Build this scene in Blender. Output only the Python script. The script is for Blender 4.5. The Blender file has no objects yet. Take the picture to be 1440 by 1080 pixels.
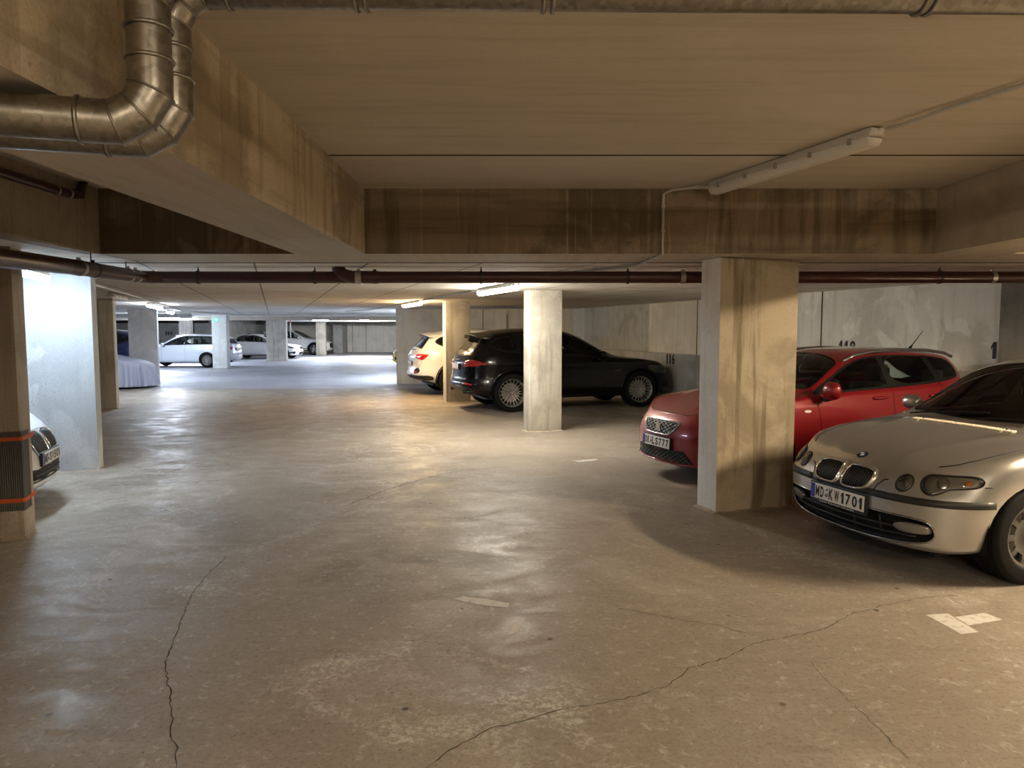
import bpy, bmesh, math, random
from mathutils import Vector, Matrix
from mathutils.bvhtree import BVHTree
R = math.radians
PI = math.pi
random.seed(4)
SC = bpy.context.scene
COL = SC.collection

# ------------------------------------------------------------------ materials
MATS = {}


def newmat(name):
    m = bpy.data.materials.new(name)
    m.use_nodes = True
    nt = m.node_tree
    for n in list(nt.nodes):
        nt.nodes.remove(n)
    out = nt.nodes.new('ShaderNodeOutputMaterial')
    MATS[name] = m
    return m, nt, out


def setin(n, **kw):
    for k, v in kw.items():
        k = k.replace('_', ' ')
        if k in n.inputs:
            n.inputs[k].default_value = v


def rgba(c):
    return (c[0], c[1], c[2], 1.0)


def plain(name, col, rough=0.5, metal=0.0, coat=0.0, coat_rough=0.05, spec=0.5, emit=None, estr=0.0, noise=0.0, nscale=40.0, flake=0.0):
    """procedural surface: base colour broken up by a fine noise"""
    m, nt, out = newmat(name)
    b = nt.nodes.new('ShaderNodeBsdfPrincipled')
    setin(b, Roughness=rough, Metallic=metal)
    b.inputs['Coat Weight'].default_value = coat
    b.inputs['Coat Roughness'].default_value = coat_rough
    b.inputs['Specular IOR Level'].default_value = spec
    b.inputs['Base Color'].default_value = rgba(col)
    if noise > 0:
        tc = nt.nodes.new('ShaderNodeTexCoord')
        nz = nt.nodes.new('ShaderNodeTexNoise')
        setin(nz, Scale=nscale, Detail=5.0, Roughness=0.6)
        nt.links.new(tc.outputs['Object'], nz.inputs['Vector'])
        mx = nt.nodes.new('ShaderNodeMix')
        mx.data_type = 'RGBA'
        mx.inputs['A'].default_value = rgba([c * (1 - noise) for c in col])
        mx.inputs['B'].default_value = rgba([min(1, c * (1 + noise)) for c in col])
        nt.links.new(nz.outputs['Fac'], mx.inputs['Factor'])
        nt.links.new(mx.outputs['Result'], b.inputs['Base Color'])
    if emit:
        b.inputs['Emission Color'].default_value = rgba(emit)
        b.inputs['Emission Strength'].default_value = estr
    nt.links.new(b.outputs[0], out.inputs['Surface'])
    return m


def glassmat(name, tint, rough=0.02, refl=1.0):
    m, nt, out = newmat(name)
    tr = nt.nodes.new('ShaderNodeBsdfTransparent')
    tr.inputs['Color'].default_value = rgba(tint)
    gl = nt.nodes.new('ShaderNodeBsdfGlossy')
    gl.inputs['Roughness'].default_value = rough
    gl.inputs['Color'].default_value = (refl, refl, refl, 1)
    fr = nt.nodes.new('ShaderNodeFresnel')
    fr.inputs['IOR'].default_value = 1.5
    mx = nt.nodes.new('ShaderNodeMixShader')
    nt.links.new(fr.outputs[0], mx.inputs[0])
    nt.links.new(tr.outputs[0], mx.inputs[1])
    nt.links.new(gl.outputs[0], mx.inputs[2])
    nt.links.new(mx.outputs[0], out.inputs['Surface'])
    return m


def ramp(nt, pts):
    r = nt.nodes.new('ShaderNodeValToRGB')
    el = r.color_ramp.elements
    while len(el) > 1:
        el.remove(el[0])
    el[0].position = pts[0][0]
    el[0].color = rgba(pts[0][1])
    for p, c in pts[1:]:
        e = el.new(p)
        e.color = rgba(c)
    return r


def mixrgb(nt, a, b, fac, blend='MIX'):
    mx = nt.nodes.new('ShaderNodeMix')
    mx.data_type = 'RGBA'
    mx.blend_type = blend
    for key, v in (('A', a), ('B', b)):
        if isinstance(v, (tuple, list)):
            mx.inputs[key].default_value = rgba(v)
        else:
            nt.links.new(v, mx.inputs[key])
    if isinstance(fac, (int, float)):
        mx.inputs['Factor'].default_value = fac
    else:
        nt.links.new(fac, mx.inputs['Factor'])
    return mx.outputs['Result']


def noise(nt, vec, scale, detail=6, rough=0.6, dist=0.0):
    n = nt.nodes.new('ShaderNodeTexNoise')
    setin(n, Scale=scale, Detail=detail, Roughness=rough, Distortion=dist)
    nt.links.new(vec, n.inputs['Vector'])
    return n.outputs['Fac']


def mapping(nt, vec, scale=(1, 1, 1), rot=(0, 0, 0), loc=(0, 0, 0)):
    mp = nt.nodes.new('ShaderNodeMapping')
    mp.inputs['Scale'].default_value = scale
    mp.inputs['Rotation'].default_value = rot
    mp.inputs['Location'].default_value = loc
    nt.links.new(vec, mp.inputs['Vector'])
    return mp.outputs[0]


def math_(nt, op, a, b=None, clamp=False):
    n = nt.nodes.new('ShaderNodeMath')
    n.operation = op
    n.use_clamp = clamp
    for i, v in enumerate((a, b)):
        if v is None:
            continue
        if isinstance(v, (int, float)):
            n.inputs[i].default_value = v
        else:
            nt.links.new(v, n.inputs[i])
    return n.outputs[0]


def stepr(nt, v, lo, hi):
    n = nt.nodes.new('ShaderNodeMapRange')
    n.interpolation_type = 'SMOOTHSTEP'
    n.inputs['From Min'].default_value = lo
    n.inputs['From Max'].default_value = hi
    nt.links.new(v, n.inputs['Value'])
    return n.outputs['Result']


def bump(nt, b, h, strength, dist):
    bp = nt.nodes.new('ShaderNodeBump')
    bp.inputs['Strength'].default_value = strength
    bp.inputs['Distance'].default_value = dist
    nt.links.new(h, bp.inputs['Height'])
    nt.links.new(bp.outputs[0], b.inputs['Normal'])


def concrete(name, col, dark, light, streak=0.5, blotch=0.5, grain=0.4, rough=0.85, pores=0.5, board=0.0, seed=0.0, light_blotch=0.3, drip=0.0):
    """cast concrete: cloudy blotches, vertical run-off streaks, small pores"""
    m, nt, out = newmat(name)
    b = nt.nodes.new('ShaderNodeBsdfPrincipled')
    setin(b, Roughness=rough)
    b.inputs['Specular IOR Level'].default_value = 0.3
    g = nt.nodes.new('ShaderNodeNewGeometry')
    P = mapping(nt, g.outputs['Position'], loc=(seed, seed * 1.7, seed * .3))
    c = col
    n1 = noise(nt, P, 1.1, 8, 0.62, 0.4)
    c1 = mixrgb(nt, c, dark, math_(nt, 'MULTIPLY', stepr(nt, n1, 0.47, 0.60), blotch))
    n2 = noise(nt, mapping(nt, P, loc=(7, 3, 9)), 1.7, 8, 0.6, 0.8)
    c2 = mixrgb(nt, c1, light, math_(nt, 'MULTIPLY', stepr(nt, n2, 0.52, 0.6), light_blotch))
    st = noise(nt, mapping(nt, P, scale=(9, 9, 0.55)), 1.0, 5, 0.6, 0.2)
    c3 = mixrgb(nt, c2, dark, math_(nt, 'MULTIPLY', stepr(nt, st, 0.50, 0.66), streak))
    if drip:
        dr = noise(nt, mapping(nt, P, scale=(22, 22, .7), loc=(3, 1, 0)), 1.0, 4, 0.6, 0.3)
        c3 = mixrgb(nt, c3, light, math_(nt, 'MULTIPLY', stepr(nt, dr, 0.60, 0.70), drip))
        bl = noise(nt, mapping(nt, P, scale=(.5, .5, 8)), 1.0, 4, 0.6, 0.15)
        c3 = mixrgb(nt, c3, dark, math_(nt, 'MULTIPLY', stepr(nt, bl, 0.52, 0.68), .5))
    gr = noise(nt, P, 75, 5, 0.75)
    c4 = mixrgb(nt, c3, [x * .55 for x in dark], math_(nt, 'MULTIPLY', stepr(nt, gr, 0.45, 0.72), grain))
    po = nt.nodes.new('ShaderNodeTexVoronoi')
    setin(po, Scale=17.0)
    nt.links.new(P, po.inputs['Vector'])
    pm = math_(nt, 'SUBTRACT', 1.0, stepr(nt, po.outputs['Distance'], 0.06, 0.15))
    pn = stepr(nt, noise(nt, P, 2.3, 2), 0.5, 0.6)
    c5 = mixrgb(nt, c4, [x * .35 for x in dark], math_(nt, 'MULTIPLY', math_(nt, 'MULTIPLY', pm, pn), pores))
    if board:
        bd = noise(nt, mapping(nt, P, scale=(board, .35, 6)), 1.0, 4, 0.6, 0.1)
        c5 = mixrgb(nt, c5, dark, math_(nt, 'MULTIPLY', stepr(nt, bd, 0.45, 0.75), .45))
    nt.links.new(c5, b.inputs['Base Color'])
    hh = math_(nt, 'ADD', math_(nt, 'MULTIPLY', gr, .6), math_(nt, 'MULTIPLY', pm, -1.0))
    bump(nt, b, hh, 0.35, 0.004)
    nt.links.new(b.outputs[0], out.inputs['Surface'])
    return m


def M(n):
    return MATS[n]


plain('tyre', (.007, .007, .007), .8, noise=.3, spec=.15)
plain('rim_silver', (.55, .54, .52), .32, .9)
plain('rim_dark', (.03, .03, .032), .4, .6)
plain('rim_grey', (.28, .27, .26), .38, .8)
plain('rim_worn', (.10, .096, .09), .45, .6)
plain('black_plastic', (.014, .014, .014), .5, noise=.2)
plain('satin_black', (.005, .005, .005), .6, spec=.25)
plain('chrome', (.75, .75, .75), .12, 1.0)
plain('lamp_silver', (.38, .38, .38), .22, .9)
plain('plate_white', (.72, .71, .68), .4)
plain('plate_blue', (.01, .04, .35), .4)
plain('ink', (.004, .004, .004), .6)
plain('red_lens', (.50, .012, .016), .15, coat=1)
plain('red_dark', (.26, .006, .008), .15, coat=1)
plain('mesh_grey', (.055, .055, .055), .45)
plain('bowl_grey', (.26, .255, .24), .3, .5)
plain('amber', (.7, .22, .03), .2, coat=1)
plain('seat_cloth', (.016, .016, .017), .9, noise=.3)
plain('interior', (.02, .02, .021), .7, noise=.2)
plain('headliner', (.22, .21, .19), .9)
glassmat('window_glass', (.72, .79, .76))
glassmat('tinted_glass', (.10, .11, .11))
glassmat('lens_clear', (.80, .80, .78), .05)
plain('paint_silver', (.47, .465, .455), .33, .78, 1.0, noise=.06, nscale=300)
plain('paint_red', (.24, .006, .010), .34, .2, 1.0)
plain('paint_black', (.002, .002, .0024), .22, .0, .25, spec=.25)
plain('paint_white', (.62, .62, .62), .3, 0, 1.0)
plain('paint_cream', (.62, .56, .48), .3, 0, 1.0)
plain('paint_lightblue', (.70, .74, .82), .3, .15, 1.0)
plain('paint_yellow', (.75, .48, .02), .3, 0, 1.0)
plain('paint_navy', (.006, .010, .05), .25, .3, 1.0)


# ------------------------------------------------------------------ object helpers
def link(name, me, mat=None, parent=None, smooth=True, loc=None, rz=0.0):
    o = bpy.data.objects.new(name, me)
    COL.objects.link(o)
    if mat is not None:
        for x in (mat if isinstance(mat, (list, tuple)) else [mat]):
            me.materials.append(M(x) if isinstance(x, str) else x)
    if smooth:
        for p in me.polygons:
            p.use_smooth = True
    if parent is not None:
        o.parent = parent
    if loc is not None:
        o.location = loc
    o.rotation_euler = (0, 0, rz)
    return o


def obj(name, bm, mat=None, parent=None, smooth=True, sharp=None, loc=None, rz=0.0):
    me = bpy.data.meshes.new(name)
    bm.normal_update()
    if sharp is not None:
        for e in bm.edges:
            if len(e.link_faces) == 2 and e.calc_face_angle(0) > sharp:
                e.smooth = False
    bm.to_mesh(me)
    bm.free()
    return link(name, me, mat, parent, smooth, loc, rz)


def thing(name, label, cat, loc=(0, 0, 0), rz=0.0, group=None):
    o = bpy.data.objects.new(name, None)
    COL.objects.link(o)
    o.empty_display_size = .1
    o.location = loc
    o.rotation_euler = (0, 0, rz)
    return tag(o, label, cat, group)


def tag(o, label, cat, group=None):
    o['label'] = label
    o['category'] = cat
    o['kind'] = 'thing'
    if group:
        o['group'] = group
    return o


def struct(o, kind='structure'):
    o['kind'] = kind
    return o


def box(bm, lo, hi, bev=0.0, rz=0.0, piv=(0, 0)):
    r = bmesh.ops.create_cube(bm, size=1.0)
    vs = r['verts']
    for v in vs:
        v.co = Vector([lo[i] + (v.co[i] + .5) * (hi[i] - lo[i]) for i in range(3)])
    if bev > 0:
        es = list({e for v in vs for e in v.link_edges})
        rr = bmesh.ops.bevel(bm, geom=es, offset=bev, segments=2, profile=.7, affect='EDGES')
        vs = list({v for f in rr['faces'] for v in f.verts} | {v for v in vs if v.is_valid})
    if rz:
        bmesh.ops.rotate(bm, verts=vs, cent=(piv[0], piv[1], 0), matrix=Matrix.Rotation(rz, 3, 'Z'))
    return vs


def tube(bm, pts, r, seg=12, caps=True, radii=None):
    pts = [Vector(p) for p in pts]
    n = len(pts)
    rings = []
    up = Vector((0, 0, 1))
    prev = None
    for i, p in enumerate(pts):
        d = (pts[min(i + 1, n - 1)] - pts[max(i - 1, 0)])
        d.normalize()
        if prev is None:
            a = d.cross(up)
            if a.length < 1e-3:
                a = d.cross(Vector((1, 0, 0)))
        else:
            a = prev - d * prev.dot(d)
        a.normalize()
        prev = a
        b = d.cross(a)
        rr = radii[i] if radii else r
        # mitre scale
        k = 1.0
        if 0 < i < n - 1:
            d1 = (p - pts[i - 1]).normalized()
            d2 = (pts[i + 1] - p).normalized()
            h = math.sqrt(max(.05, (1 + d1.dot(d2)) / 2))
            k = 1 / h
            ax = (d2 - d1)
            ax = ax.normalized() if ax.length > 1e-5 else None
        else:
            ax = None
        ring = []
        for s in range(seg):
            t = 2 * PI * s / seg
            off = a * math.cos(t) * rr + b * math.sin(t) * rr
            if ax is not None and k > 1.0001:
                off += ax * off.dot(ax) * (k - 1)
            ring.append(bm.verts.new(p + off))
        rings.append(ring)
    for i in range(n - 1):
        for s in range(seg):
            bm.faces.new((rings[i][s], rings[i][(s + 1) % seg], rings[i + 1][(s + 1) % seg], rings[i + 1][s]))
    if caps:
        bm.faces.new(rings[0][::-1])
        bm.faces.new(rings[-1])
    return rings


def lathe(bm, prof, seg=32, axis='Y', center=(0, 0, 0), closed=False):
    """prof: (r, h) pairs, revolved about the axis; h runs along the axis"""
    rings = []
    c = Vector(center)
    for r, h in prof:
        ring = []
        for s in range(seg):
            t = 2 * PI * s / seg
            if axis == 'Y':
                p = Vector((r * math.cos(t), h, r * math.sin(t)))
            elif axis == 'X':
                p = Vector((h, r * math.cos(t), r * math.sin(t)))
            else:
                p = Vector((r * math.cos(t), r * math.sin(t), h))
            ring.append(bm.verts.new(c + p))
        rings.append(ring)
    for i in range(len(rings) - 1 + (1 if closed else 0)):
        a, b = rings[i], rings[(i + 1) % len(rings)]
        for s in range(seg):
            bm.faces.new((a[s], a[(s + 1) % seg], b[(s + 1) % seg], b[s]))
    return rings


def torus(bm, R_, r_, axis, center, seg=24, rs=8, squash=1.0):
    prof = [(R_ + r_ * math.cos(2 * PI * i / rs), squash * r_ * math.sin(2 * PI * i / rs)) for i in range(rs)]
    return lathe(bm, prof, seg, axis, center, closed=True)


def fixn(bm):
    bmesh.ops.recalc_face_normals(bm, faces=bm.faces[:])


def text_mesh(body, size, extrude=0.0, xs=1.0, offset=0.0, align='CENTER'):
    cu = bpy.data.curves.new('txt', 'FONT')
    cu.body = body
    cu.size = size
    cu.extrude = extrude
    cu.offset = offset
    cu.align_x = align
    cu.align_y = 'CENTER'
    cu.resolution_u = 3
    o = bpy.data.objects.new('txt', cu)
    COL.objects.link(o)
    bpy.context.view_layer.update()
    dg = bpy.context.evaluated_depsgraph_get()
    me = bpy.data.meshes.new_from_object(o.evaluated_get(dg))
    bpy.data.objects.remove(o)
    for v in me.vertices:
        v.co.x *= xs
    me.materials.clear()
    return me


def glyph_mesh(body, size, wchar=.62, bold=.02, gap=.16):
    """narrow road-sign lettering: each character set on its own width, the figure 1 with flag and foot"""
    bm = bmesh.new()
    x = 0.0
    H = size
    for ch in body:
        if ch == ' ':
            x += H * .28
            continue
        b2 = bmesh.new()
        if ch == '1':
            st = H * (.085 + bold)
            w = H * .36
            cxx = w * .62
            pts = [(cxx - st, 0), (cxx + st, 0), (cxx + st, H), (cxx - st * .6, H), (0, H * .72), (0, H * .72 - st * 2.0), (cxx - st, H - st * 2.3)]
            a = [b2.verts.new((px, py, .0006)) for px, py in pts]
            b2.faces.new(a)
            if bold < .03:
                b2.faces.new([b2.verts.new(p) for p in ((0, 0, .0006), (w * 1.2, 0, .0006), (w * 1.2, st * 1.7, .0006), (0, st * 1.7, .0006))])
                w *= 1.2
        else:
            me = text_mesh(ch, 1.0, 0, 1.0, bold, 'CENTER')
            b2.from_mesh(me)
            bpy.data.meshes.remove(me)
            xs = [v.co.x for v in b2.verts]
            ys = [v.co.y for v in b2.verts]
            w = H * wchar * (1.1 if ch in 'MW' else .5 if ch in 'I.' else 1.0)
            for v in b2.verts:
                v.co.x = (v.co.x - min(xs)) / (max(xs) - min(xs)) * w
                v.co.y = (v.co.y - min(ys)) / (max(ys) - min(ys)) * H
                v.co.z = .0006
        bmesh.ops.translate(b2, verts=b2.verts[:], vec=(x, -H / 2, 0))
        me = bpy.data.meshes.new('g')
        b2.to_mesh(me)
        b2.free()
        bm.from_mesh(me)
        bpy.data.meshes.remove(me)
        x += w + H * gap
    x -= H * gap
    bmesh.ops.translate(bm, verts=bm.verts[:], vec=(-x / 2, 0, 0))
    me = bpy.data.meshes.new('lettering')
    bm.to_mesh(me)
    bm.free()
    return me, x


def place_text(name, body, size, mat, parent, origin, xdir, updir, xs=.6, offset=.0, extrude=.0008, align='CENTER'):
    me = text_mesh(body, size, extrude, xs, offset, align)
    x = Vector(xdir).normalized()
    y = Vector(updir).normalized()
    z = x.cross(y)
    mt = Matrix((x, y, z)).transposed().to_4x4()
    mt.translation = Vector(origin)
    me.transform(mt)
    return link(name, me, mat, parent, smooth=False)


# ------------------------------------------------------------------ interpolation
def pchip(pts):
    pts = sorted(pts)
    xs = [p[0] for p in pts]
    ys = [p[1] for p in pts]
    n = len(xs)
    h = [xs[i + 1] - xs[i] for i in range(n - 1)]
    d = [(ys[i + 1] - ys[i]) / h[i] for i in range(n - 1)]
    m = [0.0] * n
    m[0], m[-1] = d[0], d[-1]
    for i in range(1, n - 1):
        if d[i - 1] * d[i] > 0:
            w1 = 2 * h[i] + h[i - 1]
            w2 = h[i] + 2 * h[i - 1]
            m[i] = (w1 + w2) / (w1 / d[i - 1] + w2 / d[i])

    def f(x):
        if x <= xs[0]:
            return ys[0]
        if x >= xs[-1]:
            return ys[-1]
        lo, hi = 0, n - 1
        while hi - lo > 1:
            k = (lo + hi) // 2
            if xs[k] <= x:
                lo = k
            else:
                hi = k
        t = (x - xs[lo]) / h[lo]
        t2, t3 = t * t, t * t * t
        return (ys[lo] * (2 * t3 - 3 * t2 + 1) + h[lo] * m[lo] * (t3 - 2 * t2 + t)
                + ys[hi] * (-2 * t3 + 3 * t2) + h[lo] * m[hi] * (t3 - t2))
    return f


def sstep(a, b, x):
    t = max(0., min(1., (x - a) / (b - a)))
    return t * t * (3 - 2 * t)


def smooth_closed(pts, it=3):
    """Chaikin corner cutting of a closed 2-D outline"""
    for _ in range(it):
        q = []
        for i in range(len(pts)):
            a, b = pts[i], pts[(i + 1) % len(pts)]
            q.append((a[0] * .75 + b[0] * .25, a[1] * .75 + b[1] * .25))
            q.append((a[0] * .25 + b[0] * .75, a[1] * .25 + b[1] * .75))
        pts = q
    return pts


def circle2(cx, cy, rx, ry=None, n=28):
    ry = ry or rx
    return [(cx + rx * math.cos(2 * PI * i / n), cy + ry * math.sin(2 * PI * i / n)) for i in range(n)]


def grow(poly, d):
    n = len(poly)
    area = sum(poly[i][0] * poly[(i + 1) % n][1] - poly[(i + 1) % n][0] * poly[i][1] for i in range(n))
    s = 1 if area > 0 else -1
    out = []
    for i in range(n):
        a, b, c = Vector(poly[i - 1]), Vector(poly[i]), Vector(poly[(i + 1) % n])
        e1, e2 = (b - a).normalized(), (c - b).normalized()
        n1, n2 = Vector((e1.y, -e1.x)) * s, Vector((e2.y, -e2.x)) * s
        nn = n1 + n2
        if nn.length < 1e-4:
            nn = n1
        nn.normalize()
        k = d / max(.35, nn.dot(n1))
        out.append(tuple(b + nn * k))
    return out


def inpoly(p, poly):
    x, y = p
    c = False
    n = len(poly)
    j = n - 1
    for i in range(n):
        xi, yi = poly[i]
        xj, yj = poly[j]
        if (yi > y) != (yj > y) and x < (xj - xi) * (y - yi) / (yj - yi) + xi:
            c = not c
        j = i
    return c


# ------------------------------------------------------------------ car body
VIEW = {'side': (0, 2), 'top': (0, 1), 'front': (1, 2)}


def cut(bm, poly, view, cond=lambda c: True):
    """cut the outline into the surface and return the faces inside"""
    a, b = VIEW[view]
    third = 3 - a - b
    xs = [p[0] for p in poly]
    ys = [p[1] for p in poly]
    bx = (min(xs) - .06, max(xs) + .06, min(ys) - .06, max(ys) + .06)
    n = len(poly)
    for i in range(n):
        p, q = poly[i], poly[(i + 1) % n]
        x0, x1 = min(p[0], q[0]) - .002, max(p[0], q[0]) + .002
        y0, y1 = min(p[1], q[1]) - .002, max(p[1], q[1]) + .002
        fs = []
        for f in bm.faces:
            c = f.calc_center_bounds()
            if not (bx[0] < c[a] < bx[1] and bx[2] < c[b] < bx[3]) or not cond(c):
                continue
            va = [v.co[a] for v in f.verts]
            vb = [v.co[b] for v in f.verts]
            if max(va) < x0 or min(va) > x1 or max(vb) < y0 or min(vb) > y1:
                continue
            fs.append(f)
        if not fs:
            continue
        d = (q[0] - p[0], q[1] - p[1])
        L = math.hypot(*d)
        if L < 1e-6:
            continue
        co = [0, 0, 0]
        no = [0, 0, 0]
        co[a], co[b] = p
        no[a], no[b] = -d[1] / L, d[0] / L
        geom = list({e for f in fs for e in f.edges}) + list({v for f in fs for v in f.verts}) + fs
        bmesh.ops.bisect_plane(bm, geom=geom, dist=2e-5, plane_co=co, plane_no=no)
    out = []
    for f in bm.faces:
        c = f.calc_center_median()
        if bx[0] < c[a] < bx[1] and bx[2] < c[b] < bx[3] and cond(c) and inpoly((c[a], c[b]), poly):
            out.append(f)
    return out


def extract(bm, faces, push=0.0):
    nb = extract_copy(bm, faces, push)
    bmesh.ops.delete(bm, geom=faces, context='FACES')
    return nb


def extract_copy(bm, faces, push=0.0):
    nb = bmesh.new()
    mp = {}
    for f in faces:
        vs = []
        for v in f.verts:
            if v not in mp:
                mp[v] = nb.verts.new(v.co + v.normal * push)
            vs.append(mp[v])
        try:
            nb.faces.new(vs)
        except ValueError:
            pass
    return nb


class Body:
    """half-hull lofted from a plan outline, bumper/side rows and a roof table, mirrored"""

    def __init__(s, sp):
        s.sp = sp
        keys = sp['plan']
        N = len(keys)
        L = [0.0]
        for i in range(1, N):
            L.append(L[-1] + math.hypot(keys[i][0] - keys[i - 1][0], keys[i][1] - keys[i - 1][1]))
        gx = [(-L[1], keys[1][0])] + [(L[i], keys[i][0]) for i in range(N)] + [(2 * L[-1] - L[-2], keys[-2][0])]
        gy = [(-L[1], -keys[1][1])] + [(L[i], keys[i][1]) for i in range(N)] + [(2 * L[-1] - L[-2], -keys[-2][1])]
        gz = [(-L[1], sp['shoulder'][1])] + [(L[i], sp['shoulder'][i]) for i in range(N)] + [(2 * L[-1] - L[-2], sp['shoulder'][-2])]
        fx, fy, fz = pchip(gx), pchip(gy), pchip(gz)
        step = sp.get('step', .04)
        nu = int(L[-1] / step)
        us = [L[-1] * i / nu for i in range(nu + 1)]
        xf, xr = keys[0][0], keys[-1][0]
        fb = sp.get('fblend', (.15, .55))
        rb = sp.get('rblend', (.15, .55))
        rows = sp['rows']
        cols = []
        tops = []
        nz = sp.get('nz', 22)
        for u in us:
            x, y = fx(u), fy(u)
            e = 1e-3
            tx, ty = fx(u + e) - fx(u - e), fy(u + e) - fy(u - e)
            l = math.hypot(tx, ty) or 1
            nx, ny = ty / l, -tx / l     # outward normal for front->rear travel on +y side
            if nx * x < 0 and abs(nx) > .9 and False:
                nx, ny = -nx, -ny
            wF = sstep(xf - fb[1], xf - fb[0], x)
            wR = sstep(xr + rb[1], xr + rb[0], x)
            wS = 1 - wF - wR
            zt = fz(u)
            pr = []
            for rw in rows:
                z = rw[0] * wF + rw[1] * wS + rw[2] * wR
                d = rw[3] * wF + rw[4] * wS + rw[5] * wR
                pr.append([z, d])
            pr[-1][0] = zt
            fd = pchip([(z, d) for z, d in pr])
            z0 = pr[0][0]
            col = [Vector((x - nx * (pr[0][1] + .16), y - ny * (pr[0][1] + .16), z0 + .01))]
            for k in range(nz + 1):
                z = z0 + (zt - z0) * k / nz
                d = fd(z)
                col.append(Vector((x - nx * d, y - ny * d, z)))
            for v in col:
                if v.y < 0 or u == us[0] or u == us[-1]:
                    v.y = 0
            cols.append(col)
            tops.append(col[-1].copy())
        # upper
        zC = pchip(sp['zC'])
        g0 = sp['zR'][0][0]          # cowl x of the pillar line (largest x)
        g0 = max(p[0] for p in sp['zR'])
        zRt, yRt = pchip(sp['zR']), pchip(sp['yR'])
        pw = sp.get('hoodpow', 2.4)
        br = sp.get('belt', .955)
        bz = sp.get('beltz', .02)
        roofpow = sp.get('roofpow', 2.2)
        for col, S in zip(cols, tops):
            x, ys, zs = S
            zc = zC(x)
            hood = x > g0
            ratioR = yRt(x)

            def crown(r):
                return zs + (zc - zs) * (1 - r ** pw)
            rh = sp.get('hoodR', .78)
            if hood:
                B = (ys * .93, crown(.93))
                Rr = (ys * ratioR, crown(ratioR))
            else:
                k = sstep(g0, g0 - .10, x)
                B = (ys * (.93 * (1 - k) + br * k), crown(.93) * (1 - k) + min(zRt(x), zs + bz) * k)
                Rr = (ys * ratioR, zRt(x))
            nB, nS, nR = 2, sp.get('nS', 8), sp.get('nR', 14)
            for k in range(1, nB + 1):
                t = k / nB
                col.append(Vector((x, ys + (B[0] - ys) * t, zs + (B[1] - zs) * t)))
            bulge = sp.get('bulge', .02) * (0 if hood else 1) * max(0., min(1., (Rr[1] - B[1]) / .25))
            for k in range(1, nS + 1):
                t = k / nS
                if hood:
                    yy = B[0] + (Rr[0] - B[0]) * t
                    col.append(Vector((x, yy, crown(yy / ys) if ys > 1e-4 else zc)))
                else:
                    col.append(Vector((x, B[0] + (Rr[0] - B[0]) * t + bulge * 4 * t * (1 - t), B[1] + (Rr[1] - B[1]) * t)))
            for k in range(1, nR + 1):
                t = k / nR
                # denser near the rail
                t = t ** 1.0
                yy = Rr[0] * (1 - t)
                if hood:
                    zz = crown(yy / ys) if ys > 1e-4 else zc
                else:
                    rr = yy / Rr[0] if Rr[0] > 1e-4 else 0
                    zz = Rr[1] + (zc - Rr[1]) * (1 - rr ** roofpow)
                zz += sp['crease'](x, yy) if 'crease' in sp else 0
                col.append(Vector((x, yy, zz)))
            col[-1].y = 0
        bm = bmesh.new()
        vg = [[bm.verts.new(p) for p in col] for col in cols]
        for i in range(len(vg) - 1):
            for j in range(len(vg[0]) - 1):
                bm.faces.new((vg[i][j], vg[i + 1][j], vg[i + 1][j + 1], vg[i][j + 1]))
        geom = bm.verts[:] + bm.edges[:] + bm.faces[:]
        r = bmesh.ops.duplicate(bm, geom=geom)
        dv = [g for g in r['geom'] if isinstance(g, bmesh.types.BMVert)]
        df = [g for g in r['geom'] if isinstance(g, bmesh.types.BMFace)]
        for v in dv:
            v.co.y = -v.co.y
        bmesh.ops.reverse_faces(bm, faces=df)
        bmesh.ops.remove_doubles(bm, verts=bm.verts[:], dist=.0006)
        bad = [f for f in bm.faces if f.calc_area() < 1e-9]
        if bad:
            bmesh.ops.delete(bm, geom=bad, context='FACES_ONLY')
        for _ in range(sp.get('smooth', 2)):
            bmesh.ops.smooth_vert(bm, verts=[v for v in bm.verts if not v.is_boundary], factor=.5,
                                  use_axis_x=True, use_axis_y=True, use_axis_z=True)
        fixn(bm)
        bm.normal_update()
        s.bm = bm
        s.bvh = BVHTree.FromBMesh(bm)

    # projection frames -------------------------------------------------
    def frame(s, view):
        """returns (ray direction, p axis, q axis); view = 'front','rear','side','top' or a yaw in degrees"""
        if view == 'front':
            view = 0
        if view == 'rear':
            view = 180
        if view == 'side':
            view = 90
        if view == 'rside':
            view = -90
        if view == 'top':
            return Vector((0, 0, -1)), Vector((1, 0, 0)), Vector((0, 1, 0))
        a = R(view)
        n = Vector((math.cos(a), math.sin(a), 0))
        return -n, Vector((-math.sin(a), math.cos(a), 0)), Vector((0, 0, 1))

    def hit(s, view, p, q, x0=None):
        d, P, Q = s.frame(view)
        O = Vector((0, 0, 0))
        if not isinstance(view, str) and abs((view + 180) % 360 - 180) > 100:
            O = Vector((s.sp['plan'][-1][0] + .70, 0, 0))
        o = O + P * p + Q * q - d * 6
        loc, n, i, dist = s.bvh.ray_cast(o, d)
        if loc is None:
            loc, n, i, dist = s.bvh.find_nearest(O + P * p + Q * q - d * 1.0)
        if n.dot(d) > 0:
            n = -n
        return loc, n

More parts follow.
